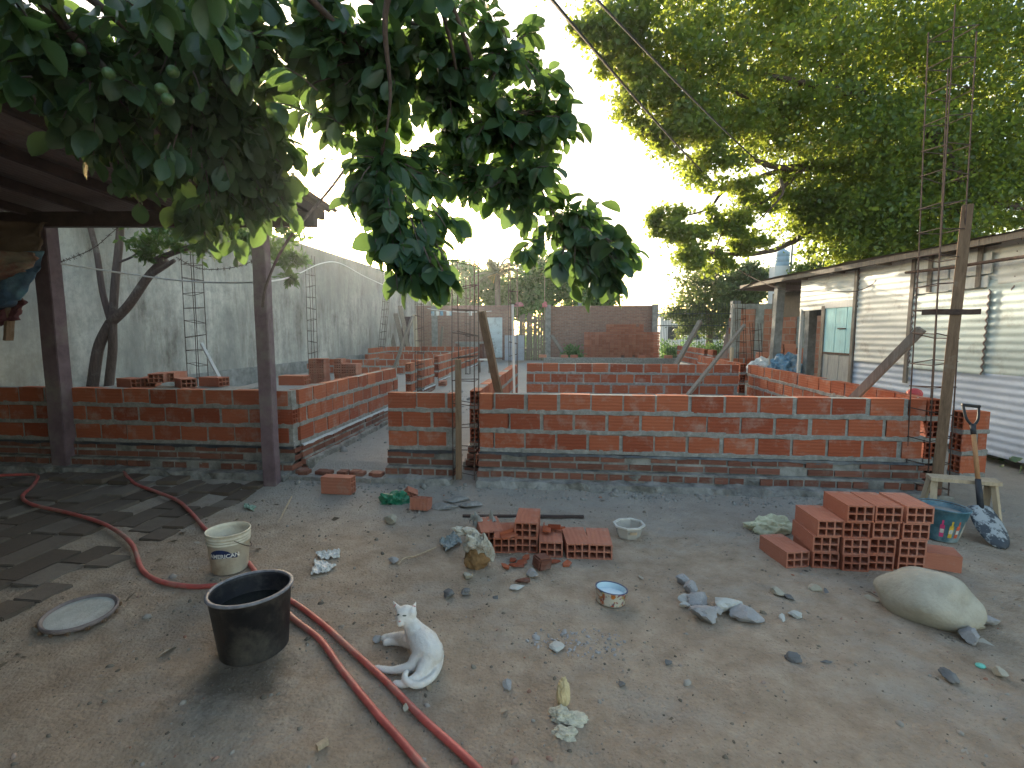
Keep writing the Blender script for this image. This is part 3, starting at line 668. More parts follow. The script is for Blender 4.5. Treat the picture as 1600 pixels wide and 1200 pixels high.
# ---------------------------------------------------------------- carport, left
cpz = thing('carport', 'dark open carport roof of corrugated tin on purple grey posts at the left', 'carport', (-3.16, 5.2, 0))
for (px, py, Z, w, top) in ((426, 765, 5.5, .14, 2.9), (103, 722, 6.05, .19, 3.02)):
    b = P(px, py, Z); MB().bar((b.x, b.y, -.05), (b.x + .0, b.y, top), w, w * .9, YAW * .5).build('post', M_POST, cpz, bevel=.008)
for (x, y) in ((-2.8, 1.1), (-6.2, 1.1)): MB().bar((x, y, -.05), (x, y, 3.1), .15).build('post', M_POST, cpz)
a = P(505, 345, 5.6); 
MB().bar((-2.62, 5.22, 2.87), (-9.2, 5.45, 3.05), .09, .16).build('front_beam', M_BEAM, cpz)
MB().bar((-2.9, 1.1, 3.13), (-9.2, 1.1, 3.3), .09, .14).build('rear_beam', M_BEAM, cpz)
mb = MB()
for i in range(8): x = -2.68 - i * .85; mb.bar((x, -3.9, 3.53 + i * .02), (x, 5.5, 2.96 + i * .02), .05, .09)
mb.build('rafters', M_BEAM, cpz)
vs = []; fs = []; nu, nv = 620, 16
for j in range(nv + 1):
    for i in range(nu + 1):
        x = -2.56 - 6.8 * i / nu; y = -4 + 9.65 * j / nv  # roof carried back out of view to deepen the shade on the left
        vs.append((x, y, 3.61 - .567 * j / nv + .015 * math.sin(x / .076 * 2 * math.pi) + .16 * i / nu + .012 * fbm(x, y)))
for j in range(nv):
    for i in range(nu): a_ = j * (nu + 1) + i; fs.append((a_, a_ + 1, a_ + nu + 2, a_ + nu + 1))
MB().add(vs, fs).build('roof_sheet', M_TIND, cpz, smooth=True)
shade_walls = thing('house', 'unseen plastered wall added behind the photographer to shade the carport', 'house', (-4.3, -2.6, 0))  # unseen walls, rear and left, added to put the carport side in shade
M_PLA = plain('dull_plaster', (.30, .27, .23), .9, .2, 2)
MB().box((-4.3, -2.7, 1.65), (10.0, .2, 3.4)).build('rear_shade_wall', M_PLA, shade_walls)
MB().box((-9.3, 1.4, 1.75), (.2, 8.0, 3.6)).build('end_wall', M_PLA, shade_walls)
# hanging bundle
def drape(name, mat, quad, label, cat, seed, thick=.05, amp=.08):
    n = 24; vs = []; fs = []
    for s in (0, 1):
        for j in range(n + 1):
            for i in range(n + 1):
                u, v = i / n, j / n; p = quad[0].lerp(quad[1], u).lerp(quad[3].lerp(quad[2], u), v)
                k = amp * noise.fractal(Vector((u * 3 + seed, v * 1.6, s * .3)), 1, 2, 4) + (thick if s else -thick) * math.sin(math.pi * u) ** .5
                vs.append((p.x + .3 * k, p.y + k, p.z + .02 * fbm(u * 5, seed)))
    m = (n + 1) ** 2
    for s in (0, 1):
        for j in range(n):
            for i in range(n): a = s * m + j * (n + 1) + i; fs.append((a, a + 1, a + n + 2, a + n + 1))
    for i in range(n):
        for (a, b) in ((i, i + 1), (n * (n + 1) + i, n * (n + 1) + i + 1), (i * (n + 1), (i + 1) * (n + 1)), (i * (n + 1) + n, (i + 1) * (n + 1) + n)): fs.append((a, b, b + m, a + m))
    return meta(MB().add(vs, fs).build(name, mat, smooth=True, org=quad[0]), label, cat)
Zh = 5.3
drape('hanging_cloth', plain('brown_canvas', (.12, .085, .06), .9, .4, 3), [P(-70, 345, Zh), P(76, 348, Zh), P(55, 400, Zh), P(-70, 420, Zh)], 'brown canvas slung under the carport beam at the left edge', 'cloth', 1)
drape('hanging_cloth', plain('blue_tarp', (.05, .10, .17), .5, .6, 7, .5, 0, .5, (.10, .22, .28)), [P(-60, 425, Zh - .1), P(66, 392, Zh - .1), P(36, 468, Zh - .1), P(-60, 500, Zh - .1)], 'blue patterned cloth bundle hanging at the left edge', 'cloth', 2)
drape('hanging_cloth', plain('beige_sack', (.24, .20, .15), .9, .3, 5, .2, 0, .4, (.22, .05, .04)), [P(-60, 392, Zh - .2), P(52, 395, Zh - .2), P(44, 425, Zh - .2), P(-60, 452, Zh - .2)], 'beige and red sack hung above the blue cloth', 'cloth', 3)
drape('hanging_cloth', plain('maroon_rag', (.10, .035, .04), .9, .4, 8), [P(-20, 455, Zh), P(34, 465, Zh), P(30, 498, Zh), P(-10, 510, Zh)], 'dark maroon rag dangling below the blue cloth', 'cloth', 4)
mb = MB(); mb.bar(P(17, 480, Zh), P(13, 532, Zh), .085, .03); meta(mb.build('board', M_WOODB), 'short brown board dangling under the maroon rag', 'board')

# ---------------------------------------------------------------- rebar cages, stakes and braces
def cage(label, base, top, w=.2, n=10, rad=.006, rz=0, twist=0, ext=.0, group='rebar column cages'):
    base = Vector(base); top = Vector(top); r = thing('rebar_cage', label, 'rebar cage', tuple(base), group=group)
    ca, sa = math.cos(rz), math.sin(rz)
    for i, (sx, sy) in enumerate(((-1, -1), (1, -1), (1, 1), (-1, 1))):
        ox, oy = sx * w / 2, sy * w / 2; o = Vector((ox * ca - oy * sa, ox * sa + oy * ca, 0)); e = ext * ((i * 37) % 5) / 5
        MB().tube([base + o, base.lerp(top, .5) + o + Vector((.008 * (i - 1), 0, 0)), top + o + Vector((0, 0, -e))], rad, 5).build('bar', M_REBAR, r)
    for k in range(n):
        t = (k + .3) / n; c = base.lerp(top, t); pts = []
        for (sx, sy) in ((-1, -1), (1, -1), (1, 1), (-1, 1), (-1, -1)):
            ox, oy = sx * (w / 2 + rad), sy * (w / 2 + rad); pts.append(c + Vector((ox * ca - oy * sa, ox * sa + oy * ca, random.uniform(-.012, .012) + .02 * sx * ((k % 3) - 1))))
        MB().tube(pts, rad * .75, 4).build('stirrup', M_REBAR, r)
    return r
b = P(1449, 748, 5.0); t = P(1490, 22, 4.95)
cage('very tall rebar cage rising at the right front corner of the new house', (b.x, b.y, .1), (t.x, t.y, t.z), .24, 18, .0065, ext=.5, rz=.25)
cage('rebar cage standing around the wooden stake in the front wall', P(728, 745, 5.55), P(727, 385, 5.6), .235, 10, .006)
cage('rebar cage at the left behind the tree, wide and slightly leaning', P(312, 640, 8.3), P(298, 375, 8.3), .2, 12, .006)
cage('rebar cage against the stained wall, right of the second purple post', P(490, 590, 13.2), P(484, 400, 13.2), .16, 11, .008)
cage('rebar cage leaning left at the far end of the stained wall', P(596, 545, 19.5), P(606, 440, 19.5), .18, 9, .010)
cage('thin rebar cage behind the farther short wall end', P(656, 612, 11.0), P(655, 462, 11.0), .14, 8, .007)
cage('tall rebar cage by the whitewashed plank', P(802, 600, 10.5), P(802, 380, 10.5), .16, 11, .007, ext=.3)
cage('rebar cage in the gap of the long middle left wall', P(731, 590, 16.7), P(731, 432, 16.7), .14, 8, .008)
cage('left one of the two rebar cages by the rough neighbour wall', P(1159, 590, 13.9), P(1156, 470, 13.9), .2, 7, .008)
cage('right one of the two rebar cages by the rough neighbour wall', P(1184, 600, 13.0), P(1180, 505, 13.0), .2, 6, .008)
def beam(name, label, cat, a, b, w, h, mat, roll=0, bevel=0, group=None): return meta(MB().bar(a, b, w, h, roll).build(name, mat, org=a, bevel=bevel), label, cat, group)
beam('stake', 'short rough wooden stake driven in front of the central rebar cage', 'stake', P(717, 748, 5.42), P(716, 562, 5.42), .075, .06, M_WOODB)
beam('board', 'dark brown board leaning in the middle, top against the central rebar cage', 'board', P(785, 640, 6.2), P(752, 486, 6.0), .10, .035, M_WOODB, .3)
beam('plank', 'upright whitewashed plank behind the long front wall', 'plank', P(804, 640, 6.4), P(801, 476, 6.4), .07, .03, M_WOODW)
beam('plank', 'grey plank leaning over the far end of the doorway side wall', 'plank', P(611, 590, 9.3), P(645, 494, 9.6), .08, .04, M_WOOD)
beam('pole', 'slim grey pole brace slanting across the front room', 'pole', P(1066, 628, 8.0), P(1163, 508, 10.2), .055, .05, M_WOOD)
beam('pole', 'dark wooden brace slanting behind the back wall of the front room', 'pole', P(1055, 572, 12.2), P(1094, 502, 13.0), .10, .08, M_WOOD)
beam('pole', 'thick grey log brace slanting to the corner rebar cage on the right', 'pole', P(1322, 634, 5.9), P(1440, 514, 5.35), .085, .08, M_WOOD)
beam('post', 'tall brown timber post leaning beside the tall corner rebar cage', 'post', P(1463, 762, 4.72), P(1512, 320, 4.9), .085, .06, M_WOODB, .2, .004)
beam('stick', 'flat dark stick tied level to the tall corner post', 'stick', P(1440, 488, 4.95), P(1533, 487, 4.7), .05, .012, M_REBAR, R(90))
beam('stake', 'short pale stake beyond the front room on the right', 'stake', P(1142, 580, 12.2), P(1144, 543, 12.2), .09, .05, M_WOODL)
beam('plank', 'grey plank leaning on the dark pillar by the iron fence', 'plank', P(1131, 560, 25), P(1143, 500, 26.3), .3, .06, M_WOOD)
beam('pipe', 'white plastic pipe leaning behind the shaded wall', 'pipe', P(348, 600, 7.2), P(315, 537, 7.9), .04, .04, M_WOODW)
for i, (x0, y0, x1, y1, m, lab) in enumerate(((632, 550, 618, 490, M_WOOD, 'first grey plank leaning on the far end of the stained wall'), (640, 552, 625, 478, M_WOOD, 'long grey plank crossing the others at the far end of the stained wall'), (618, 552, 606, 500, M_WOOD, 'short plank leaning left of the others on the far stained wall'), (652, 552, 648, 492, M_WOODL, 'paler plank standing where the stained wall meets the brick wall'), (630, 552, 636, 495, M_BEAM, 'black board among the planks at the far end of the stained wall'))):
    beam('plank', lab, 'plank', P(x0, y0, 23.5), P(x1, y1, 24.2), .2 if m != M_BEAM else .4, .05, m, group='planks at the far end of the stained wall')
beam('plank', 'plank leaning on the left pillar of the far brick wall', 'plank', P(880, 552, 25.6), P(862, 524, 26.3), .22, .05, M_WOOD)
beam('lumber', 'upright timber in front of the far left brick wall', 'post', P(688, 550, 24.5), P(691, 510, 24.5), .1, .1, M_WOOD)
beam('pole', 'thin pole with a pink rag at the left pillar of the far brick wall', 'pole', P(851, 500, 26.6), P(851, 432, 26.6), .03, .03, M_WOODL)
crumple('rag', plain('pink_cloth', (.55, .22, .22), .9), P(851, 480, 26.5), .12, .1, .22, 'pink rag tied to the thin pole above the far brick wall', 'rag', 3)
beam('pole', 'pale pole with a pink rag behind the whitewashed plank', 'pole', P(808, 500, 24.6), P(808, 455, 24.6), .03, .03, M_WOODL)
crumple('rag', plain('pink_cloth_b', (.50, .25, .25), .9), P(811, 479, 24.5), .2, .1, .16, 'pink rag on the pole behind the whitewashed plank', 'rag', 4)
beam('iron_bar', 'long dark iron bar lying on the ground behind the centre row of bricks', 'bar', G(723, 808) + Vector((0, 0, .012)), G(912, 809) + Vector((0, 0, .012)), .03, .02, M_BEAM)
crumple('ball', plain('red_rubber', (.42, .045, .05), .45, .15, 8, .5), P(1428, 624, 5.6) - Vector((0, 0, .0)), .078, .075, .065, 'small red ball sitting on the corner of the front wall', 'ball', 6, .06, flat=.9)
# small table far
q = P(757, 575, 17.5); tb = thing('small_table', 'small white slatted stool behind the dark leaning board', 'stool', (q.x, q.y, .2)); MB().box((q.x, q.y, .72), (.42, .35, .04)).build('seat', M_WOODW, tb)
for sx in (-1, 1):
    for sy in (-1, 1): MB().box((q.x + sx * .18, q.y + sy * .14, .45), (.04, .04, .5)).build('leg', M_WOOD, tb)
# sawhorse bench
a = P(1449, 762, 4.45); b = P(1560, 762, 4.25); bt = .42
be = thing('bench', 'rough low timber bench behind the painted bucket and shovel', 'bench', (a.x, a.y, 0))
MB().bar((a.x, a.y, bt), (b.x, b.y, bt + .01), .16, .03).build('top', M_WOODL, be)
for (t_, dx) in ((.06, -.02), (.9, .02)):
    q = a.lerp(b, t_)
    for s in (-1, 1): MB().bar((q.x + dx * 2, q.y + s * .09, -.02), (q.x, q.y + s * .03, bt - .01), .05, .035).build('leg', M_WOODL, be)

# ---------------------------------------------------------------- wires, lines
def line(name, label, cat, pts, rad, mat): return meta(MB().tube(pts, rad, 5).build(name, mat, org=pts[0]), label, cat)
M_CABLE = plain('black_cable', (.03, .03, .032), .6, .2, 20); M_ROPE = plain('white_cord', (.72, .72, .70), .7, .1, 20)
line('power_cable', 'black twisted power cable crossing the sky from top centre, the lower one', 'cable', sag(P(850, -16, 5.0), P(1130, 298, 15.0), .1), .018, M_CABLE)
line('power_cable', 'thinner power cable crossing the sky to the big tree, the upper one', 'cable', sag(P(918, -16, 5.0), P(1230, 290, 15.0), .1), .014, M_CABLE)
line('clothes_cord', 'white cord strung from the left purple post along the stained wall', 'cord', spline([P(95, 412, 6.0), P(200, 428, 6.4), P(300, 440, 6.4), P(415, 440, 5.6), P(465, 428, 8.5), P(500, 412, 9.5), P(530, 411, 10.5), P(570, 432, 12), P(612, 451, 13)], 6), .010, M_ROPE)
line('thin_wire', 'thin dark wire crossing the sky at the upper left', 'wire', spline([P(400, 175, 4.5), P(470, 232, 5), P(530, 268, 5.5), P(640, 330, 6)], 6), .004, M_CABLE)
line('vine_stem', 'thin bare branch hanging across the second purple post', 'branch', spline([P(575, 212, 4.4), P(520, 290, 4.5), P(450, 375, 4.6), P(418, 440, 4.7), P(410, 480, 4.75)], 6), .012, M_BARK)
def barbed(label, pts, cat='barbed wire'):
    r = thing('barbed_wire', label, cat, tuple(pts[0])); mb = MB().tube(pts, .005, 4)
    for i in range(2, len(pts) - 1, 2):
        for s in range(3):
            d = Vector((random.uniform(-1, 1), random.uniform(-1, 1), random.uniform(-1, 1))).normalized() * .035; mb.tube([pts[i] - d, pts[i] + d], .003, 3)
    mb.build('wire', M_REBAR, r)
barbed('sagging barbed wire rising behind the left purple post', spline([P(92, 410, 7), P(120, 400, 7), P(150, 385, 7), P(185, 355, 7), P(215, 338, 7)], 7))
barbed('sagging barbed wire between the tree limb and the second purple post', spline([P(275, 402, 7.6), P(310, 419, 7.6), P(350, 420, 7.4), P(385, 412, 7), P(412, 398, 6.6)], 8))
line('clothesline', 'clothesline of light pegs before the far brick wall', 'clothesline', sag(P(668, 482, 24.2), P(768, 486, 24.2), .1), .012, M_ROPE)
for i, px in enumerate((676, 684, 690, 700, 704, 735)):
    mb = MB(); q = P(px, 488, 24.2); mb.box((q.x, q.y, q.z - .05), (.14, .03, .2)); o_ = mb.build('cloth_peg', M_BAGW if i % 2 else M_BAGB); meta(o_, 'tiny cloth scrap pegged on the far clothesline, %s from the left' % ORD[i].replace('bottom', 'first'), 'cloth', 'scraps on the clothesline')

# ---------------------------------------------------------------- trees
def rotmats(n, droop=None):
    q = rng.normal(size=(n, 4)); q /= np.linalg.norm(q, axis=1)[:, None]; w, x, y, z = q.T
    return np.stack([np.stack([1 - 2 * (y * y + z * z), 2 * (x * y - z * w), 2 * (x * z + y * w)], -1), np.stack([2 * (x * y + z * w), 1 - 2 * (x * x + z * z), 2 * (y * z - x * w)], -1), np.stack([2 * (x * z - y * w), 2 * (y * z + x * w), 1 - 2 * (x * x + y * y)], -1)], 1)
T_SMALL = np.array([(0, 0, 0), (.34, .45, .07), (0, 1, -.05), (-.34, .45, .07)]); F_SMALL = np.array([(0, 1, 2, 3)])
def tbig():
    L = [0, .12, .32, .55, .78, .93, 1]; Wd = [.02, .18, .31, .34, .26, .12, .0]; vs = []
    for l, w in zip(L, Wd):
        z = -.22 * l * l
        vs += [(-w, l, z + w * .35), (0, l, z), (w, l, z + w * .35)]
    fs = []
    for i in range(6): a = i * 3; fs += [(a, a + 1, a + 4, a + 3), (a + 1, a + 2, a + 5, a + 4)]
    return np.array(vs), np.array(fs)
T_BIG, F_BIG = tbig()
def leaves(name, pts, size, mat, parent, T=T_SMALL, F=F_SMALL, rm=None, var=.3):
    n = len(pts); rm = rotmats(n) if rm is None else rm; s = size * rng.uniform(1 - var, 1 + var, n)
    V = np.einsum('nij,kj->nki', rm, T) * s[:, None, None] + pts[:, None, :]; k = len(T)
    Fa = (F[None] + (np.arange(n) * k)[:, None, None]).reshape(-1, F.shape[1])
    return npmesh(name, V.reshape(-1, 3), Fa, np.repeat(rng.random(n), k), mat, parent, smooth=(k > 4))
def clumps(blobs, per, spread=.32, sub=14, shell=.55):
    """blobs: (centre, radius xyz, weight) -> leaf points gathered in twig-sized clumps"""
    out = []
    for (c, r, w) in blobs:
        c = np.array(c); r = np.array(r if hasattr(r, '__len__') else (r, r, r)); ns = max(3, int(sub * w))
        d = rng.normal(size=(ns, 3)); d /= np.linalg.norm(d, axis=1)[:, None]; rad = rng.uniform(shell, 1.05, ns)
        cen = c + d * rad[:, None] * r
        for q in cen:
            m = int(per * rng.uniform(.5, 1.5)); sc = spread * r.mean() * rng.uniform(.6, 1.3)
            out.append(q + rng.normal(size=(m, 3)) * sc * np.array((1, 1, .55)))
    return np.concatenate(out)
def limbs(mb, base, ends, r0, mid=None, n=6, j=.25):
    for e in ends:
        e = Vector(e); b = Vector(base); L = (e - b).length
        m1 = b.lerp(e, .35) + Vector((random.uniform(-1, 1), random.uniform(-1, 1), random.uniform(0, 1))) * L * j * .5; m2 = b.lerp(e, .7) + Vector((random.uniform(-1, 1), random.uniform(-1, 1), random.uniform(-.3, 1))) * L * j * .4
        pts = spline([b, m1, m2, e], 5); mb.tube(pts, [r0 * (1 - .85 * i / (len(pts) - 1)) for i in range(len(pts))], n)
L_BIG = leaf_mat('big_tree_leaf', (.026, .075, .026), (.070, .140, .042), (.62, .72, .08), .5)
L_FAR = leaf_mat('far_leaf', (.045, .12, .045), (.11, .22, .08), (.28, .48, .12), .45)
L_FAR2 = leaf_mat('fence_tree_leaf', (.05, .09, .035), (.11, .16, .06), (.25, .33, .08), .4)
L_SM = leaf_mat('small_tree_leaf', (.03, .07, .022), (.07, .13, .04), (.22, .34, .05), .4)
L_NEAR = leaf_mat('citrus_leaf', (.020, .056, .030), (.055, .110, .055), (.24, .38, .07), .42, .35, .5)

# big tree right: blobs given as pixel / depth
random.seed(5)
bt_ = [(1000, 40, 11, 70, 1), (960, 60, 11, 45, .6), (925, 55, 11, 30, .3), (1000, 130, 11.5, 60, 1), (1060, 60, 12, 90, 1.4), (1050, 190, 12, 70, 1), (1010, 215, 12, 35, .4), (1120, 130, 12, 110, 1.7), (1200, 50, 12, 120, 2), (1300, 60, 13, 130, 2.2), (1420, 60, 13, 130, 2.2), (1540, 70, 13, 130, 2.2), (1640, 100, 13, 130, 1.6),
       (1110, 235, 12, 55, .8), (1200, 190, 12.5, 90, 1.4), (1290, 200, 13, 110, 2), (1400, 200, 13, 120, 2.2), (1520, 210, 13.5, 120, 2.2), (1260, 290, 13.5, 60, 1), (1340, 290, 13.5, 90, 1.8), (1300, 350, 14, 75, 1.6), (1400, 330, 14, 90, 1.8), (1480, 320, 14.5, 90, 1.6), (1570, 320, 15, 90, 2.2), (1440, 260, 14.5, 110, 2.2), (1350, 340, 15, 90, 2), (1500, 380, 15.5, 80, 1.8), (1570, 250, 14.5, 90, 1.8), (1345, 390, 14.5, 60, 1.2), (1430, 400, 15, 70, 1.2), (1270, 330, 13.5, 45, .8),
       (1050, 350, 13, 38, .55), (1085, 385, 13, 42, .6), (1130, 350, 13, 40, .5), (1165, 300, 13, 50, .7), (1120, 410, 13.5, 30, .35), (1165, 380, 13.5, 35, .4), (1025, 345, 13, 20, .2),
       (1000, -80, 12, 110, 1.6), (1200, -100, 12, 140, 2), (1400, -100, 13, 150, 2), (1600, -80, 13, 150, 2)]
blobs = []
for (px, py, Z, rp, w) in bt_:
    r = rp * Z / 800; blobs.append((tuple(P(px, py, Z)), (r, r * .9, r * .8), w))
base = P(1560, 560, 14.8); tr = thing('shade_tree', 'huge leafy tree with sunlit yellow green top spreading over the tin shed', 'tree', (base.x, base.y, 0))
pts = clumps(blobs, 110, .20, 30, .25); leaves('crown', pts, .115, L_BIG, tr)
mb = MB(); fork = P(1500, 330, 14.6); mb.tube(spline([(base.x, base.y, -.2), (base.x - .1, base.y, 1.8), fork], 8), [.42 - .16 * i / 16 for i in range(17)], 10)
limbs(mb, fork, [P(1060, 390, 13), P(1150, 230, 12.3), P(1200, 60, 12), P(1400, 60, 13), P(1560, 60, 13), P(1050, 100, 11.5), P(1350, 330, 14), P(1640, 330, 14)], .17)
limbs(mb, P(1270, 250, 13), [P(1020, 345, 13), P(1110, 410, 13.3), P(1020, 215, 12), P(1180, 350, 13)], .07, n=5)
limbs(mb, P(1350, 150, 13), [P(950, 40, 11), P(1000, 130, 11.4), P(1050, 60, 12), P(1250, 0, 12.5)], .09, n=5)
mb.build('trunk', M_BARK, tr, smooth=True)

# small tree, left behind the shaded wall
Zt = 8.6; base = P(165, 640, Zt); tr = thing('yard_tree', 'young tree with three bare dark limbs in front of the stained wall', 'tree', (base.x, base.y, .2))
def mp(l): return [P(x, y, Zt + dz) for (x, y, dz) in l]
mb = MB()
for pts, r0, r1 in ((mp([(140, 640, 0), (147, 585, 0), (155, 540, 0), (172, 505, 0)]), .09, .078), (mp([(172, 505, 0), (200, 478, -.05), (232, 432, -.1), (258, 405, -.2)]), .078, .06), (mp([(166, 640, .1), (172, 585, .1), (176, 545, .05), (176, 505, 0), (180, 440, 0), (187, 370, .05), (190, 300, .1)]), .075, .055),
                    (mp([(172, 500, 0), (160, 455, 0), (152, 400, 0), (140, 350, 0), (130, 300, 0)]), .05, .04), (mp([(232, 432, -.1), (255, 418, -.3), (272, 407, -.4)]), .045, .03), (mp([(245, 405, -.1), (300, 385, -.5), (350, 380, -.9), (400, 392, -1.2)]), .05, .02), (mp([(185, 410, 0), (205, 402, 0), (222, 390, -.1), (250, 375, -.2)]), .02, .01)):
    p_ = spline(pts, 6); mb.tube(p_, [r0 + (r1 - r0) * i / (len(p_) - 1) for i in range(len(p_))], 9)
mb.build('trunk', M_BARK, tr, smooth=True)
blobs = [(tuple(P(px, py, Z)), (rp * Z / 800, rp * Z / 800, rp * Z / 900), w) for (px, py, Z, rp, w) in ((235, 380, 8.2, 26, .5), (265, 362, 8.1, 30, .7), (300, 375, 8, 28, .6), (335, 362, 7.8, 30, .7), (380, 365, 7.5, 32, .8), (420, 385, 7.3, 28, .6), (448, 405, 7.2, 22, .5), (455, 435, 7.2, 14, .3), (445, 360, 7.2, 30, .6), (225, 400, 8.2, 12, .2), (170, 290, 8.6, 60, 1), (260, 290, 8.4, 70, 1.3))]
T_THIN = T_SMALL * np.array((.6, 1, 1)); leaves('crown', clumps(blobs, 26, .30, 18, .2), .12, L_SM, tr, T=T_THIN)

# near citrus tree overhead: large leaves on twigs
random.seed(21)
tr = thing('citrus_tree', 'large leaved dark tree with small green fruit hanging overhead at top left', 'tree', (-2.0, .15, 0))
NB = [  # px, py, Z, radius px, weight
 (60, 60, 2.2, 120, 2.0), (180, 60, 2.3, 120, 2.2), (300, 70, 2.4, 120, 2.2), (420, 60, 2.5, 110, 2.0), (520, 60, 2.6, 90, 1.6), (100, 140, 2.3, 90, 1.1), (210, 180, 2.4, 95, 1.3), (310, 190, 2.5, 90, 1.5), (400, 130, 2.6, 70, .9),
 (250, 270, 2.6, 70, .9), (330, 280, 2.7, 70, 1.1), (390, 290, 2.8, 60, .9), (440, 280, 2.9, 45, .55), (300, 350, 2.8, 45, .5), (350, 380, 2.9, 30, .25), (420, 330, 3.0, 35, .4), (180, 240, 2.5, 50, .5),
 (600, 50, 2.5, 90, 1.5), (680, 60, 2.6, 85, 1.5), (740, 100, 2.7, 80, 1.3), (700, 160, 2.8, 75, 1.2), (640, 130, 2.7, 70, 1.0), (780, 160, 2.9, 65, 1.0), (840, 150, 3.0, 45, .6), (870, 185, 3.0, 45, .6), (900, 175, 3.0, 22, .2), (760, 40, 2.7, 40, .35), (825, 45, 2.9, 22, .16),
 (560, 130, 2.7, 60, .8), (520, 190, 2.8, 35, .35), (600, 190, 2.8, 40, .5), (740, 220, 2.9, 65, 1.0), (800, 220, 3.0, 55, .8), (850, 215, 3.0, 40, .5),
 (600, 240, 2.6, 40, .5), (590, 300, 2.5, 45, .6), (610, 350, 2.4, 45, .7), (625, 400, 2.3, 45, .8), (650, 430, 2.25, 40, .6), (690, 450, 2.2, 25, .25), (670, 300, 2.6, 25, .2), (690, 365, 2.5, 28, .22), 
 (770, 290, 2.9, 55, .9), (825, 300, 3.0, 50, .8), (840, 350, 3.0, 38, .5), (895, 330, 3.0, 38, .45), (900, 390, 2.9, 40, .5), (935, 400, 2.9, 40, .5), (965, 420, 2.9, 30, .35), (870, 420, 2.8, 22, .18), (925, 445, 2.9, 28, .3), (970, 450, 2.9, 18, .15), (965, 385, 2.9, 25, .2), (815, 395, 2.8, 12, .08), (640, 255, 2.7, 30, .3),
 (470, 110, 2.6, 60, .8), (560, 95, 2.6, 60, .8), (500, 45, 2.5, 80, 1.0), (720, 250, 2.9, 45, .5), (700, 215, 2.8, 45, .5), (790, 250, 3.0, 45, .5), (150, 130, 2.6, 110, 1.2), (280, 130, 2.7, 100, 1.2), (420, 200, 2.7, 50, .6), (450, 250, 2.8, 40, .5), (20, 90, 2.4, 80, .7), (560, 275, 2.6, 40, .35), (675, 405, 2.3, 38, .3), (565, 330, 2.5, 30, .25), (690, 270, 2.8, 40, .35), (850, 260, 3.0, 45, .5), (930, 340, 3.0, 30, .3), (990, 405, 3.0, 18, .15), (540, 160, 2.7, 50, .5), (430, 110, 2.6, 60, .6), (330, 20, 1.9, 100, .7), (60, 0, 1.8, 120, .7)]
def frame_from(dirs, roll):
    y = dirs / np.linalg.norm(dirs, axis=1)[:, None]; up = np.array((0, 0, 1.0)) + rng.normal(size=y.shape) * .45
    x = np.cross(y, up); x /= np.linalg.norm(x, axis=1)[:, None] + 1e-9; z = np.cross(x, y); return np.stack([x, y, z], -1)
lp, ld = [], []; tw = MB(); anchors = [Vector((-1.7, .6, 2.7)), Vector((-1.2, 1.4, 3.0)), Vector((-.6, 2.0, 3.2)), Vector((-.3, 2.7, 3.1)), Vector((-2.0, 1.6, 3.1)), Vector((-1.7, 2.2, 2.95))]
anchors += [P(600, 110, 2.7), P(700, 120, 2.8), P(780, 190, 2.95), P(595, 250, 2.6), P(800, 290, 3.0), P(300, 150, 2.5), P(150, 120, 2.3), P(900, 350, 2.95)]
for (px, py, Z, rp, w) in NB:
    c = P(px, py, Z); r = rp * Z / 800 * 1.02; n = max(3, int(23 * w))
    for k in range(n):
        d = Vector((random.gauss(0, 1), random.gauss(0, 1), random.gauss(0, 1))).normalized()
        tip = c + Vector((d.x * r, d.y * r * 1.3, d.z * r)) * random.uniform(.1, 1.0) * (1.25 if random.random() < .15 else 1)
        an = min(anchors, key=lambda a: (a - tip).length); st = tip.lerp(an, min(1, .16 / max(.05, (tip - an).length))) + Vector((0, 0, .03)) if (tip - an).length > .2 else an
        st = tip - (tip - st).normalized() * random.uniform(.10, .2) if (tip - st).length > .01 else tip - Vector((0, 0, .1))
        tw.tube([st, st.lerp(tip, .5) + Vector((0, 0, .01)), tip], [.004, .003, .0015], 4)
        m = random.randint(4, 9); dr = (tip - st).normalized()
        for i in range(m):
            t = (i + .5) / m; q = st.lerp(tip, t); sd = Vector((random.gauss(0, 1), random.gauss(0, 1), random.gauss(-.45, .8))).normalized()
            lp.append(tuple(q)); ld.append(tuple((dr * .5 + sd * .8 + Vector((0, 0, -.25))).normalized()))
lp = np.array(lp); ld = np.array(ld)
leaves('foliage', lp, .092, L_NEAR, tr, T_BIG, F_BIG, frame_from(ld, 0), .5)
tw.build('twigs', M_BARK, tr)['kind'] = 'stuff'
mb = MB(); tp = Vector((-1.9, .35, 2.0)); mb.tube(spline([(-2.0, .15, -.1), (-1.95, .2, 1.0), tp], 6), [.11 - .03 * i / 12 for i in range(13)], 10)
limbs(mb, tp, [anchors[1], anchors[4], anchors[2]], .05, j=.1); limbs(mb, anchors[1], [P(600, 110, 2.7), P(300, 60, 2.5), P(700, 60, 2.7)], .028, j=.1); limbs(mb, anchors[4], [P(160, 120, 2.3), P(300, 290, 2.7), P(60, 60, 2.2), P(380, 200, 2.7)], .022, j=.1)
limbs(mb, anchors[2], [P(595, 250, 2.6), P(780, 190, 2.95), P(720, 160, 2.8)], .018, j=.1); limbs(mb, P(780, 190, 2.95), [P(830, 320, 3.0), P(900, 390, 2.9), P(880, 170, 3)], .01, j=.1); limbs(mb, P(595, 250, 2.6), [P(600, 340, 2.45), P(650, 430, 2.25), P(700, 455, 2.2)], .009, j=.08)
mb.build('trunk', M_BARK, tr, smooth=True)
M_LIME = plain('green_fruit', (.05, .10, .03), .4, .2, 30, .5)
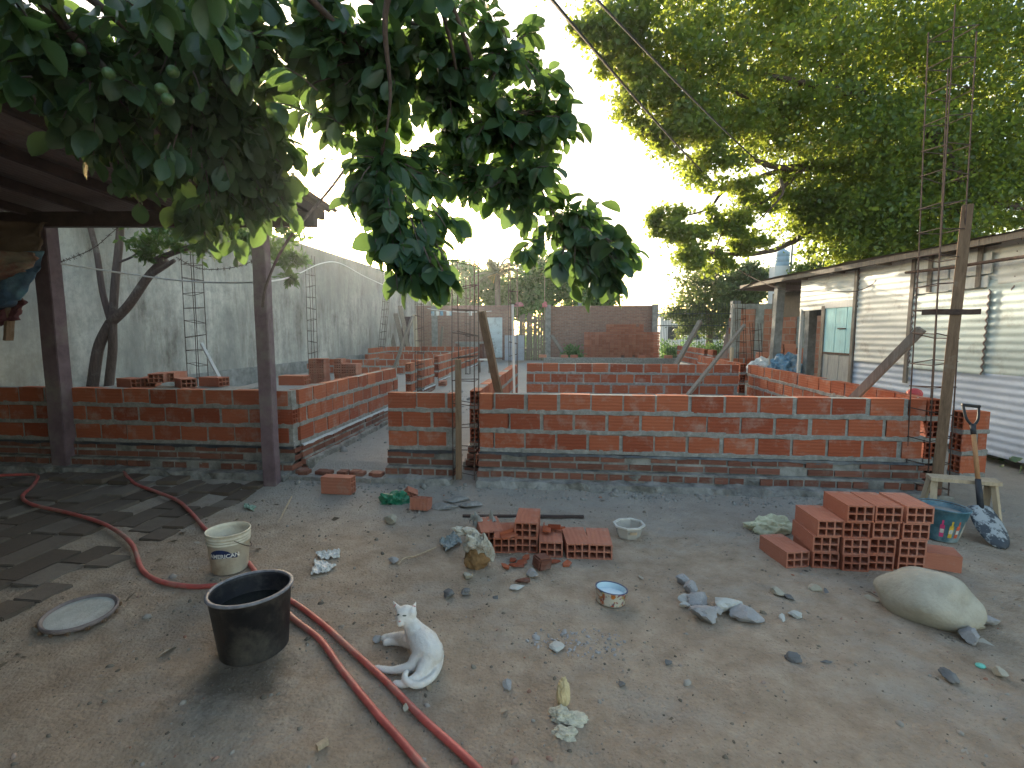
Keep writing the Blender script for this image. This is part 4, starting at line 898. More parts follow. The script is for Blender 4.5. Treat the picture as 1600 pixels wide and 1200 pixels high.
for (px, py) in ((270, 112), (252, 140), (262, 155), (123, 78), (170, 115)):
    bm = bmesh.new(); bmesh.ops.create_icosphere(bm, subdivisions=3, radius=.021); me = bpy.data.meshes.new('fruit'); bm.to_mesh(me); bm.free(); me.materials.append(M_LIME); me.polygons.foreach_set('use_smooth', [True] * len(me.polygons))
    o = bpy.data.objects.new('fruit', me); COL.objects.link(o); o.parent = tr; o.location = P(px, py, 1.9) - Vector(tr.location)

def far_tree(label, name, base, trunk_top, bl, per, size, mat, sub=30, tr_r=.25, group='trees beyond the far end'):
    t = thing(name, label, 'tree', (base.x, base.y, 0), group=group)
    blobs = [(tuple(P(px, py, Z)), (rp * Z / 800, rp * Z / 800, rp * Z / 900), w) for (px, py, Z, rp, w) in bl]
    leaves('crown', clumps(blobs, per, .3, sub, .2), size, mat, t)
    mb = MB(); tt = Vector((base.x, base.y, trunk_top)); mb.tube([(base.x, base.y, 0), (base.x + .1, base.y, trunk_top * .5), tt], [tr_r, tr_r * .8, tr_r * .7], 8)
    limbs(mb, tt, [b[0] for b in blobs[::2]], tr_r * .5, n=5); mb.build('trunk', M_BARKF, t, smooth=True); return t
far_tree('round green tree behind the far left brick wall, left of the palm', 'far_tree', P(735, 560, 33), 3.0, [(722, 455, 33, 35, .8), (740, 430, 33, 30, .8), (735, 470, 33, 35, .8), (700, 470, 33, 28, .6), (715, 418, 33, 16, .3), (690, 480, 33, 20, .4), (768, 468, 33.5, 30, 1), (790, 478, 33.5, 26, .8), (755, 440, 33.5, 24, .6)], 60, .22, L_FAR)
far_tree('dense green tree behind the wooden palings, right of the palm', 'far_tree', P(850, 560, 34), 3.0, [(830, 440, 34, 40, 1.2), (870, 430, 34, 40, 1.2), (850, 470, 34, 40, 1.2), (830, 410, 34, 20, .5), (895, 455, 34, 35, 1), (905, 430, 35, 22, .5), (870, 410, 34, 22, .4), (920, 465, 34, 28, .7), (945, 468, 34, 22, .5), (800, 465, 34, 35, 1), (815, 480, 33, 25, .6)], 70, .24, L_FAR)
far_tree('airy tree with gaps standing beyond the iron fence', 'far_tree', P(1105, 560, 31), 2.5, [(1090, 440, 31, 35, .7), (1115, 425, 31, 30, .5), (1130, 460, 31, 35, .8), (1095, 480, 31, 38, 1.0), (1065, 485, 31, 25, .5), (1120, 500, 31, 35, 1.0), (1080, 510, 31, 25, .6), (1150, 440, 31, 25, .4)], 55, .2, L_FAR2)
far_tree('pale green tree behind the end of the shed canopy', 'far_tree', P(1180, 560, 29), 3, [(1165, 425, 29, 24, .6), (1185, 430, 29, 20, .5), (1150, 455, 29, 28, .8), (1180, 460, 29, 25, .7), (1145, 480, 29, 25, .6)], 55, .2, L_FAR2)
far_tree('yellowish low tree behind the shed roof right of the water tank', 'far_tree', P(1262, 560, 26), 3, [(1260, 425, 26, 18, .5), (1275, 418, 26, 15, .4), (1245, 435, 26, 14, .3), (1290, 425, 26, 16, .4)], 50, .2, L_BIG)
# palm
q = P(777, 560, 31); pm = thing('palm_tree', 'palm with drooping fronds and one yellow frond behind the far brick wall', 'palm', (q.x, q.y, 0)); hd_ = P(777, 428, 31)
MB().tube([(q.x, q.y, 0), (q.x + .05, q.y, 2.5), hd_], [.22, .18, .16], 8).build('trunk', M_BARKF, pm, smooth=True)
def frond(a, el, L, mat):
    mb = MB(); d = Vector((math.cos(a), math.sin(a), 0)); pts = [hd_ + d * L * t * math.cos(el) + Vector((0, 0, L * (t * math.sin(el) - .55 * t * t))) for t in [i / 9 for i in range(10)]]
    mb.tube(pts, .02, 4); s = d.cross(Vector((0, 0, 1)))
    for i in range(1, 60):
        t = i / 60 * 9; k = int(t); p = pts[k].lerp(pts[min(9, k + 1)], t - k); l = .5 * math.sin(math.pi * (i / 60) ** .7) + .1
        for sg in (-1, 1): e = p + s * sg * l * .75 + d * l * .35 + Vector((0, 0, -l * .3)); mb.add([p, p + d * .025, e + d * .012, e], [(0, 1, 2, 3)])
    return mb
al = MB(); random.seed(9)
for k in range(26):
    f = frond(k * 2.399, random.uniform(-.1, 1.4), random.uniform(1.6, 2.5), None).build('frond', leaf_mat('palm_leaf', (.05, .09, .04), (.10, .15, .07), (.25, .33, .1), .35) if k == 0 else bpy.data.materials['palm_leaf'], pm)
fy = frond(4.7, .1, 1.5, None).build('frond', leaf_mat('yellow_leaf', (.5, .36, .05), (.6, .45, .08), (.7, .5, .1), .4), pm); fy['label'] = 'yellow frond'

# pole, water tank, street beyond
meta(MB().tube([P(903, 560, 29), P(907, 440, 29)], [.13, .10], 10).build('concrete_pole', M_GREYC, smooth=True), 'pale concrete pole standing behind the far brick wall', 'pole')
q = P(1222, 440, 27); wt = thing('water_tank', 'white and blue water tank on a masonry tower behind the shed roof, with a mast', 'water tank', (q.x, q.y, 0))
M_WP = plain('white_plaster', (.75, .75, .74), .8, .08, 2)
MB().box((q.x - .1, q.y, 2.5), (.85, .8, 5.0)).build('tower', M_WP, wt, bevel=.03)
t0 = P(1222, 418, 27); MB().lathe([(0, 0), (.36, 0), (.40, .08), (.40, .22), (.375, .24), (.40, .26), (.40, .55), (.375, .57), (.40, .59), (.40, .82), (.2, .98), (.12, 1.0), (.12, 1.06), (0, 1.06)], 28, Matrix.Translation((t0.x, t0.y, 5.0)) @ Matrix.Scale(.85, 4)).build('tank', plain('blue_grey_tank', (.30, .42, .52), .5, .15, 3), wt, smooth=True)
MB().tube([(q.x + .18, q.y - .5, 3.5), (q.x + .22, q.y - .5, 6.6)], .05, 6).build('mast', M_GREYC, wt)
a = P(1030, 560, 40); hs = thing('street_house', 'pale white house across the street seen through the iron fence', 'house', (a.x, a.y, 0)); b = P(1125, 560, 40)
MB().box(((a.x + b.x) / 2, a.y + 2, 1.4), (b.x - a.x, 4, 2.8)).build('wall', M_WP, hs)
MB().box(((a.x + b.x) / 2, a.y + 2, 2.9), (b.x - a.x + .5, 4.6, .2)).build('roof', M_TINB, hs)
for i in range(3): w_ = MB().box((a.x + 1 + i * 1.6, a.y - .02, 1.5), (.8, .08, 1.0)).build('window', plain('dark_glass_%d' % i, (.04, .05, .06), .2), hs)
# bushes by the street and undergrowth
for i, (px, py, Z, r, lab) in enumerate(((895, 552, 25.3, .5, 'low leafy weed clump left of the far brick stack'), (1045, 552, 29, .7, 'green bush behind the iron fence, left'), (1085, 550, 29, .8, 'green bush behind the iron fence, middle'), (1115, 540, 29, .9, 'green bush behind the iron fence, right'), (835, 485, 29, 1.2, 'dark hedge top behind the wooden palings'), (830, 545, 28.5, 1.3, 'low dark hedge behind the wooden palings'))):
    q = P(px, py, Z); t = thing('bush', lab, 'bush', (q.x, q.y, .1), group='bushes at the far end'); leaves('foliage', clumps([((q.x, q.y, .5 + (1.0 if i == 4 else 0)), (r, r * .6, r * (1 if i < 4 else 1.5)), 1)], 60, .35, 18, .1), .14, L_FAR, t)
    mb = MB(); limbs(mb, (q.x, q.y, 0), [(q.x + s * r * .6, q.y, .8) for s in (-1, 0, 1)], .02, n=4); mb.build('stems', M_BARKF, t)
L_WEED = leaf_mat('weed_leaf', (.05, .11, .05), (.12, .20, .11), (.25, .4, .1), .35)
for i, (x, y, lab) in enumerate(((5.75, 7.3, 'green weed at the foot of the tin shed, farther one'), (5.7, 6.6, 'green weed at the foot of the tin shed, nearer one at the right edge'), (6.0, 6.2, 'green weed at the right edge under the blue grey tin'))):
    t = thing('weed', lab, 'weed', (x, y, 0), group='weeds by the tin shed'); n = 46; p_ = rng.normal(size=(n, 3)) * (.16, .14, .05) + (x, y, .13); dr = rng.normal(size=(n, 3)) * (1, 1, .35) + (0, 0, .35)
    leaves('foliage', p_, .12, L_WEED, t, T_BIG, F_BIG, frame_from(dr, 0), .4); mb = MB()
    for k in range(8): mb.tube([(x, y, 0), tuple(p_[k])], .004, 4)
    mb.build('stems', L_WEED, t)

# ---------------------------------------------------------------- ground objects
def rock(label, c, sx, sy, sz, seed, mat, rz=0, amp=.28, rough=1.3, sub=4, name='rock', cat='rock', group=None, facet=False, sink=.25):
    bm = bmesh.new(); bmesh.ops.create_icosphere(bm, subdivisions=sub, radius=1)
    for v in bm.verts:
        n = v.co.normalized(); k = 1 + amp * noise.fractal(n * rough + Vector((seed * 3.7, seed, 2)), 1, 2, 1 if name == 'boulder' else 4)
        if facet:
            for f in range(5):
                d = Vector((math.sin(seed + f * 2.1), math.cos(seed * 1.7 + f), math.sin(f * 1.3 + seed))).normalized(); h = n.dot(d) * k
                if h > .62: k -= (h - .62) / max(.3, n.dot(d))
        v.co = Vector((n.x * k * sx, n.y * k * sy, n.z * k * sz))
    me = bpy.data.meshes.new(name); bm.to_mesh(me); bm.free(); me.materials.append(mat); me.polygons.foreach_set('use_smooth', [not facet or sub > 3] * len(me.polygons))
    o = bpy.data.objects.new(name, me); COL.objects.link(o); o.location = Vector(c) + Vector((0, 0, sz * (1 - sink))); o.rotation_euler = (0, 0, rz)
    return meta(o, label, cat, group)
def rockmat(name, a, b, c):
    m = NM(name, .9, .2); m.col(m.mix(m.ramp(m.noise(9, 7, .7), [(.5, (0, 0, 0)), (.75, (.6, .6, .6))]), m.ramp(m.noise(3.5, 7, .65), [(.35, a), (.6, b)]), c)).bump(m.math('ADD', m.noise(14, 8, .7), m.noise(60, 4)), .45, .01); return m.m
M_ROCK = rockmat('boulder_stone', (.31, .285, .225), (.43, .40, .33), (.24, .22, .18)); M_ROCKG = rockmat('grey_rubble', (.24, .235, .235), (.42, .41, .41), (.16, .14, .12)); M_ROCKD = rockmat('dark_stone', (.10, .10, .105), (.19, .19, .19), (.22, .19, .15)); M_CHALK = rockmat('pale_cement_lump', (.36, .37, .35), (.55, .55, .52), (.28, .26, .22))
pc = G(1447, 985); ro = rock('big smooth grey boulder lying right of the ground centre', G(1444, 962) , .265, .20, .155, 3, M_ROCK, R(-32), .3, .9, 5, sink=.2, name='boulder', cat='boulder')
rk = [(1068, 912, .05, .04, .04, M_ROCKG, 'grey stone at the top of the rubble group'), (1078, 925, .05, .045, .045, M_ROCKG, 'second stone down in the rubble group'), (1073, 940, .055, .04, .03, M_CHALK, 'pale lump on the left of the rubble group'), (1090, 945, .075, .05, .045, M_ROCKG, 'rounded stone in the middle of the rubble group'), (1100, 966, .09, .075, .05, M_ROCKG, 'pointed grey slab at the foot of the rubble group'), (1070, 948, .04, .03, .02, M_CHALK, 'small stone at the left foot of the rubble group'),
      (1135, 952, .10, .07, .045, M_CHALK, 'pale crumbling cement lump right of the rubble group'), (1165, 966, .11, .07, .04, M_ROCKG, 'broad flat grey stone right of the cement lump'), (1120, 958, .04, .04, .03, M_ROCKG, 'small stone between the slab and the cement lump'), (1215, 930, .055, .04, .03, M_ROCK, 'tan stone in the pair left of the boulder'), (1232, 936, .04, .03, .02, M_ROCKD, 'dark little stone in the pair left of the boulder'),
      (1242, 965, .045, .035, .028, M_CHALK, 'white angular stone between rubble and boulder'), (1222, 968, .05, .02, .015, M_CHALK, 'flat pale chip beside the white angular stone'), (1272, 924, .045, .04, .03, M_ROCK, 'brownish stone below the right-hand stack'), (1290, 926, .05, .02, .012, M_ROCKD, 'flat brown shard below the right-hand stack'), (1238, 1032, .04, .03, .026, M_ROCKD, 'dark stone on bare soil left of the boulder front'), (1290, 1036, .03, .012, .01, M_ROCKD, 'thin dark chip right of the dark stone'),
      (1362, 940, .05, .03, .02, M_ROCK, 'small stone touching the left side of the boulder'), (1512, 1000, .05, .08, .045, M_ROCKG, 'long grey stone under the right end of the boulder'), (1527, 982, .04, .035, .03, M_ROCK, 'tan stone wedged at the right end of the boulder'), (1540, 975, .09, .045, .035, M_ROCKG, 'flat stone behind the right end of the boulder'), (1481, 1062, .03, .055, .03, M_ROCKD, 'dark blue grey stone near the lower right corner'), (1562, 1056, .035, .03, .025, M_ROCK, 'round tan pebble near the right edge'),
      (701, 932, .045, .04, .03, M_ROCKD, 'round brown stone in the middle of the yard'), (727, 928, .04, .035, .025, M_ROCKD, 'stone cluster member right of the round brown stone'), (731, 904, .04, .035, .028, M_ROCK, 'round pale stone in front of the torn carton'), (775, 936, .02, .02, .015, M_ROCKD, 'small pebble right of the stones in the middle'), (615, 880, .04, .03, .028, M_ROCKG, 'grey stone beside the thin stick left of the carton'), (589, 1002, .028, .024, .018, M_ROCKG, 'grey pebble by the front paw of the cat'),
      (793, 1074, .028, .03, .02, M_ROCKG, 'pale blue pebble right of the cat'), (635, 1110, .02, .018, .016, M_ROCK, 'small tan pebble against the pink hose'), (610, 816, .075, .06, .05, M_ROCK, 'rounded stone on the soil below the green bag'), (832, 900, .05, .04, .03, M_ROCKG, 'grey lump below the dark solid brick'), (807, 920, .06, .04, .014, M_CHALK, 'flat pale chip in front of the clay shards'), (818, 910, .06, .035, .02, M_OLD, 'reddish flat shard beside the flat pale chip'),
      (971, 1072, .02, .02, .015, M_ROCKD, 'small dark pebble in the front centre'), (1044, 1038, .02, .02, .014, M_ROCKD, 'small brown pebble on bare soil in the front centre'), (870, 1012, .05, .04, .012, M_CHALK, 'flat pale flake by the gravel patch')]
for i, (px, py, sx, sy, sz, m, lab) in enumerate(rk): rock(lab, G(px, py), sx, sy, sz, i + 1, m, random.uniform(0, 3), .3, 1.6, 3, 'stone', 'stone', 'stones scattered on the yard', True)
rock('little turquoise pebble near the lower right', G(1532, 1042), .025, .02, .01, 5, plain('turquoise_glass', (.15, .50, .42), .3), 0, .15, 1, 3, 'pebble', 'pebble')
# clay shards
sh_ = [(802, 876, .06, .03), (815, 880, .07, .035), (790, 886, .065, .025), (822, 872, .05, .03), (865, 878, .06, .025), (808, 884, .07, .04), (885, 882, .05, .035)]
for i, (px, py, a, b) in enumerate(sh_):
    p = G(px, py, .01); mb = MB(); n = 5; vs = [(a * math.cos(k * 1.256 + .3 * i) * random.uniform(.6, 1.1), b * math.sin(k * 1.256 + .3 * i) * random.uniform(.7, 1.1), z) for z in (0, .012) for k in range(n)]
    mb.add(vs, [tuple(range(n))[::-1], tuple(range(n, 2 * n))] + [(k, (k + 1) % n, n + (k + 1) % n, n + k) for k in range(n)]); o = mb.build('clay_shard', M_BRICK, local=True, org=p); o.rotation_euler = (random.uniform(-.2, .2), random.uniform(-.2, .2), random.random() * 3)
    meta(o, 'orange clay shard on the ground below the centre row, %s from the left' % ('third', 'fourth', 'first', 'fifth', 'sixth', 'second', 'seventh')[i], 'shard', 'clay shards below the centre row')
for i, (px, py, Z, lab) in enumerate(((795, 838, 4.1, 'curved clay shard on the leftmost brick of the centre row'), (855, 828, 4.1, 'clay shard lying on the middle of the centre row'), (870, 826, 4.15, 'clay shard at the back of the centre row'))):
    p = G(px, py, .135); mb = MB(); mb.box((0, 0, .008), (.13, .06, .012)); mb.box((0, .03, .02), (.12, .01, .04)); o = mb.build('clay_shard', M_BRICK, local=True, org=p, bevel=.002); o.rotation_euler = (.1, -.1 + .15 * i, .6 + i); meta(o, lab, 'shard', 'clay shards on the centre row')

# scattered grit, chips and dry leaves (nobody could count them)
def scatter(name, n, region, size, mat, T, F, flat=False, mask=None, kind='gravel'):
    pts = []; 
    while len(pts) < n:
        x = random.uniform(region[0], region[1]); y = random.uniform(region[2], region[3])
        if mask and not mask(x, y): continue
        pts.append((x, y, gh(x, y) - size * .15))
    pts = np.array(pts); n = len(pts); rm = rotmats(n)
    if flat:
        a = rng.uniform(0, 6.28, n); tx = rng.normal(0, .25, n); rm = np.zeros((n, 3, 3)); rm[:, 0, 0] = np.cos(a); rm[:, 0, 1] = -np.sin(a); rm[:, 1, 0] = np.sin(a); rm[:, 1, 1] = np.cos(a); rm[:, 2, 2] = 1; rm[:, 2, 0] = tx; rm[:, 2, 1] = rng.normal(0, .2, n)
    s = size * rng.lognormal(0, .55, n); V = np.einsum('nij,kj->nki', rm, T) * s[:, None, None] + pts[:, None, :]; k = len(T)
    Fa = (F[None] + (np.arange(n) * k)[:, None, None]).reshape(-1, F.shape[1]); o = npmesh(name, V.reshape(-1, 3), Fa, np.repeat(rng.random(n), k), mat)
    return meta(o, None, None, None, 'stuff')
def icoT():
    bm = bmesh.new(); bmesh.ops.create_icosphere(bm, subdivisions=1, radius=1); v = np.array([tuple(x.co) for x in bm.verts]) * (1, .8, .6); v *= rng.uniform(.75, 1.2, (len(v), 1)); f = np.array([[x.index for x in q.verts] for q in bm.faces]); bm.free(); return v, f
IT, IF = icoT()
def gritmat():
    m = NM('grit', .9, .2); m.col(m.ramp(m.attr(), [(0, (.12, .10, .08)), (.5, (.24, .21, .17)), (.85, (.33, .31, .28)), (1, (.30, .14, .09))])); return m.m
def drymat():
    m = NM('dry_leaf', .85, .2); m.col(m.ramp(m.attr(), [(0, (.10, .075, .05)), (.6, (.26, .21, .15)), (1, (.42, .40, .35))])); return m.m
M_GRIT = gritmat(); M_DRY = drymat()
o = scatter('gravel', 6500, (-3.2, 5.6, 1.2, 5.3), .0045, M_GRIT, IT, IF, mask=lambda x, y: fbm(x * 1.3, y * 1.3, 5) > -.25 and abs(x) < y * 1.15 + .6); o['label'] = 'fine grit and small stones strewn over the soil'
o = scatter('gravel', 380, (-3.0, 4.6, 1.4, 5.4), .010, M_GRIT, IT, IF, mask=lambda x, y: fbm(x * .9, y * .9, 15) > .12 or y > 5.0); o['label'] = 'coarser gravel gathered in patches and along the footing'
o = scatter('dry_leaves', 1300, (-3.5, 5, 1.2, 5.2), .03, M_DRY, T_SMALL * (.7, 1, 1), F_SMALL, True, mask=lambda x, y: random.random() < (.9 if -3.35 < x < -2.75 and y < 5 else .10)); o['label'] = 'dry leaves littering the edge of the paving and the soil'
o = scatter('rubble', 600, (-3.0, 6, 5.05, 5.35), .014, M_MORTAR, IT, IF, mask=lambda x, y: x < 4.2); o['label'] = 'mortar crumbs lying along the footing'
o = scatter('rubble', 1300, (-3.1, 3.5, 5.8, 12), .022, M_MORTAR, IT, IF, mask=lambda x, y: fbm(x, y) > -.1); o['label'] = 'mortar crumbs on the room floors'
q0 = G(905, 1005); o = scatter('gravel', 220, (q0.x - .3, q0.x + .3, q0.y - .15, q0.y + .15), .006, M_ROCKG, IT, IF, mask=lambda x, y: ((x - q0.x) / .3) ** 2 + ((y - q0.y) / .15) ** 2 < random.random()); o['label'] = 'small patch of grey gravel in the middle of the yard'
# cement slabs left of the iron bar
for i, (px, py, a, b, lab) in enumerate(((695, 795, .16, .07, 'grey mortar slab left of the iron bar, first'), (715, 784, .14, .06, 'grey mortar slab behind the iron bar end'), (735, 792, .13, .08, 'crumbled mortar slab by the iron bar, nearest the stake'))): rock(lab, G(px, py), a, b, .03, i + 40, M_MORTAR, .2 * i, .3, 1.8, 3, 'mortar_slab', 'rubble', 'mortar slabs by the footing', True)
mb = MB(); mb.bar(G(434, 818), G(456, 783) + Vector((0, 0, .05)), .012); meta(mb.build('twig', M_WOODL), 'thin twig standing out of the soil left of the lone brick', 'twig')
mb = MB(); mb.tube(spline([G(622, 882, .01), G(632, 872, .012), G(650, 868, .01), G(682, 855, .02)], 4), .006, 5); meta(mb.build('twig', M_WOODL), 'thin pale stick lying left of the torn carton', 'twig')
mb = MB(); mb.bar(G(495, 1168, .015), G(512, 1158, .015), .022); meta(mb.build('wood_chip', M_WOODL), 'little wood offcut near the bottom left centre', 'offcut')

# hoses
M_HOSE = plain('pink_red_hose', (.46, .10, .085), .5, .3, 7, .4, 0, .3, (.34, .20, .16))
def hose(label, pl, rad=.0165):
    pts = spline([(lambda g_: Vector((g_.x, g_.y, gh(g_.x, g_.y) + rad * .95 + .03 * min(1, max(0, (-3.15 - g_.x) / .12)))))(G(x, y)) for (x, y) in pl], 8); return meta(MB().tube(pts, rad, 12).build('hose', M_HOSE, org=pts[0], smooth=True), label, 'hose', 'red hoses on the ground')
hose('red hose from the left edge that passes behind the black bucket', [(-30, 752), (20, 748), (58, 749), (52, 765), (36, 783), (52, 797), (110, 810), (165, 828), (205, 856), (222, 893), (250, 912), (300, 919), (345, 918), (400, 925), (452, 940), (500, 975), (545, 1015), (600, 1068), (660, 1125), (715, 1175), (765, 1225)])
hose('red hose from the shaded wall that passes behind the cream pail', [(186, 706), (200, 722), (192, 742), (210, 762), (245, 774), (278, 788), (300, 810), (322, 832), (350, 858), (385, 880), (405, 905), (428, 935), (455, 966), (500, 1003), (535, 1052), (585, 1115), (630, 1165), (680, 1225)])

# containers
def bucketbody(r0, r1, h, th=.004, n=48, rim=.008, ribs=()):
    pr = [(0, .004), (r0 - .006, .004), (r0, .012)]
    for z in ribs: k = r0 + (r1 - r0) * z / h; pr += [(k, z - .006), (k + .006, z - .003), (k + .006, z + .003), (k, z + .006)]
    pr += [(r1, h - .01), (r1 + rim, h - .008), (r1 + rim, h), (r1 - th, h + .001), (r1 - th, h - .02), (r0 - th, .02), (0, .02)]
    return pr
# black cut drum
c = G(365, 1042); c = Vector((c.x - .0, c.y + .18, gh(c.x, c.y + .18)))
bb = thing('black_bucket', 'large black cut-down drum half full of water in front of the white pail', 'bucket', tuple(c)); bb.rotation_euler = (R(-1), R(-2), 0); bb.location.z -= .012
MB().lathe(bucketbody(.172, .205, .345, .006, 56, .008), 56).build('body', plain('black_plastic', (.022, .022, .026), .5, .3, 8, .35, 0, .4, (.12, .11, .095)), bb, local=True, smooth=True)
MB().lathe([(.206, .336), (.217, .34), (.217, .351), (.199, .353), (.197, .344)], 56).build('rim', plain('worn_grey_rim', (.20, .20, .22), .5, .4, 20), bb, local=True, smooth=True)
def water(name, col=(.02, .022, .02)):
    m = NM(name, .06, .5); m.col(col).bump(m.noise(9, 2), .05, .01); return m.m
MB().lathe([(0, .24), (.188, .24)], 48).build('water', water('dark_water'), bb, local=True)
# white pail
c = G(341, 902); c = Vector((c.x, c.y + .13, gh(c.x, c.y + .13)))
wb = thing('white_pail', 'cream plastic paint pail with a dark blue label behind the black drum', 'bucket', tuple(c), R(-28)); H_ = .30
MB().lathe(bucketbody(.118, .143, H_, .004, 48, .005, (.225, .245, .265)), 48).build('body', plain('cream_plastic', (.68, .63, .50), .5, .15, 5, .4, 0, .25, (.40, .30, .20)), wb, local=True, smooth=True)
MB().lathe([(0, .21), (.134, .21)], 40).build('contents', plain('grey_slurry', (.40, .40, .38), .6), wb, local=True)
def wrap(rf, a0, a1, z0, z1, nu=24, nv=8, shape=None, off=.0012):
    vs = []; fs = []
    for j in range(nv + 1):
        for i in range(nu + 1):
            u, v = i / nu, j / nv; a = a0 + (a1 - a0) * u; zl, zh = (z0, z1) if shape is None else shape(u); z = zl + (zh - zl) * v; r = rf(z) + off
            vs.append((r * math.cos(a), r * math.sin(a), z))
    for j in range(nv):
        for i in range(nu): k = j * (nu + 1) + i; fs.append((k, k + 1, k + nu + 2, k + nu + 1))
    return vs, fs
rfw = lambda z: .118 + .025 * z / H_
va = -math.pi / 2 + R(0)
lb = MB().add(*wrap(rfw, R(-84), R(-4), .12, .20, 30, 8, lambda u: (.125 + .012 * math.sin(u * 3), .165 + .035 * math.sin(math.pi * min(1, u * 1.3)) ** .6))).build('label_patch', plain('navy_label', (.02, .035, .10), .5, .2), wb, local=True)
def wraptext(s, rf, ac, z, size, mat, parent, off=.0025):
    cu = bpy.data.curves.new('t', 'FONT'); cu.body = s; cu.size = size; cu.align_x = 'CENTER'; cu.offset = size * .03; to = bpy.data.objects.new('t', cu); COL.objects.link(to)
    dg = bpy.context.evaluated_depsgraph_get(); me = bpy.data.meshes.new_from_object(to.evaluated_get(dg)); bpy.data.objects.remove(to)
    bm = bmesh.new(); bm.from_mesh(me); bmesh.ops.triangulate(bm, faces=bm.faces); bmesh.ops.subdivide_edges(bm, edges=[e for e in bm.edges if e.calc_length() > size * .3], cuts=2)
    for v in bm.verts: zz = z + v.co.y; r = rf(zz) + off; a = ac + v.co.x / r; v.co = (r * math.cos(a), r * math.sin(a), zz)
    bm.to_mesh(me); bm.free(); me.materials.clear(); me.materials.append(mat); o = bpy.data.objects.new('lettering', me); COL.objects.link(o); o.parent = parent; return o
wraptext('AMERICAN', rfw, R(-42), .138, .041, plain('white_print', (.75, .75, .70), .5, .05), lb)
MB().tube([(rfw(.27) * math.cos(R(65) + t) * 1.03, rfw(.27) * math.sin(R(65) + t) * 1.03, .255 - .10 * math.sin(math.pi * k / 16)) for k, t in enumerate([-1.35 + 2.7 * i / 16 for i in range(17)])], .003, 6).build('handle', M_REBAR, wb, local=True)
# lid
c = G(126, 968); ld_ = thing('round_lid', 'round pail lid crusted with dried cement at the lower left', 'lid', (c.x, c.y, gh(c.x, c.y) + .022)); ld_.rotation_euler = (R(4), R(0), .3); ld_.scale = (.87, .87, 1)
MB().lathe([(0, 0), (.205, 0), (.215, .006), (.216, .026), (.205, .03), (.200, .018), (.19, .016)], 56).build('rim', plain('dirty_grey_rim', (.22, .18, .17), .7, .3, 10), ld_, local=True, smooth=True)
MB().lathe([(0, .017), (.1, .018), (.192, .015)], 40).build('cement_crust', rockmat('dried_cement', (.36, .365, .33), (.52, .52, .48), (.24, .22, .18)), ld_, local=True)
for k in range(14): a = k * 2 * math.pi / 14; MB().box((.217 * math.cos(a), .217 * math.sin(a), .004), (.02, .02, .018)).build('tab', M_WOODB, ld_, local=True)
# translucent basin
c = G(985, 846); c = Vector((c.x, c.y + .12, gh(c.x, c.y))); bs = thing('plastic_basin', 'clear greyish plastic basin with an eight-sided rim behind the enamel pot', 'basin', tuple(c), .2)
def plas():
    m = NM('cloudy_plastic', .25, .5); m.col((.52, .50, .45)); m.b.inputs['Alpha'].default_value = .62; return m.m
MB().lathe([(0, .005), (.09, .005), (.10, .02), (.122, .10), (.125, .105), (.135, .108), (.135, .113), (.12, .113), (.096, .02), (0, .012)], 8, Matrix.Rotation(.39, 4, 'Z'), sx=1, sy=.95).build('body', plas(), bs, local=True, bevel=0)
MB().lathe([(.118, .106), (.138, .106), (.138, .118), (.118, .118), (.118, .106)], 8, Matrix.Rotation(.39, 4, 'Z'), sy=.95).build('rim', plain('white_rim', (.55, .54, .50), .5), bs, local=True)
MB().box((0, -.122, .075), (.06, .012, .022)).build('handle', plain('tan_handle', (.40, .30, .20), .5), bs, local=True, bevel=.003)
# enamel pot
c = G(955, 953); c = Vector((c.x, c.y + .10, gh(c.x, c.y) + .002)); pt = thing('enamel_pot', 'white enamel pot painted with orange flowers, blue white inside, on bare soil', 'pot', tuple(c), 0); pt.rotation_euler = (R(-5), R(6), 0)
def enam():
    m = NM('painted_enamel', .3, .5); sx = m.n('SeparateXYZ'); m.l(m.tc.outputs['Object'], sx.inputs[0])
    k = m.ramp(m.voro(55, out='Color'), [(.0, (.62, .60, .52)), (.45, (.62, .60, .52)), (.5, (.60, .24, .03)), (.68, (.45, .07, .04)), (.8, (.12, .14, .20)), (1, (.62, .5, .1))])
    w = m.mix(m.ramp(m.noise(11, 5, .7), [(.46, (0, 0, 0)), (.52, (1, 1, 1))]), (.62, .60, .54), k); w = m.mix(m.ramp(m.noise(20, 6, .7), [(.58, (0, 0, 0)), (.7, (.8, .8, .8))]), w, (.12, .09, .08)); m.col(w); return m.m
MB().lathe([(0, .0), (.082, 0), (.092, .010), (.1, .085), (.104, .088), (.1, .092), (.094, .088)], 48).build('body', enam(), pt, local=True, smooth=True)
MB().lathe([(.094, .0885), (.097, .0925), (.104, .092), (.104, .0885)], 48).build('rim', plain('dark_blue_rim', (.05, .07, .14), .4), pt, local=True, smooth=True)
MB().lathe([(.0945, .089), (.088, .03), (.08, .012), (0, .012)], 48).build('inside', plain('pale_blue_enamel', (.52, .66, .72), .25, .08, 4, .5), pt, local=True, smooth=True)
MB().lathe([(0, .055), (.0905, .055)], 40).build('milk', plain('milky_water', (.62, .74, .80), .1, .05, 3, .5), pt, local=True)
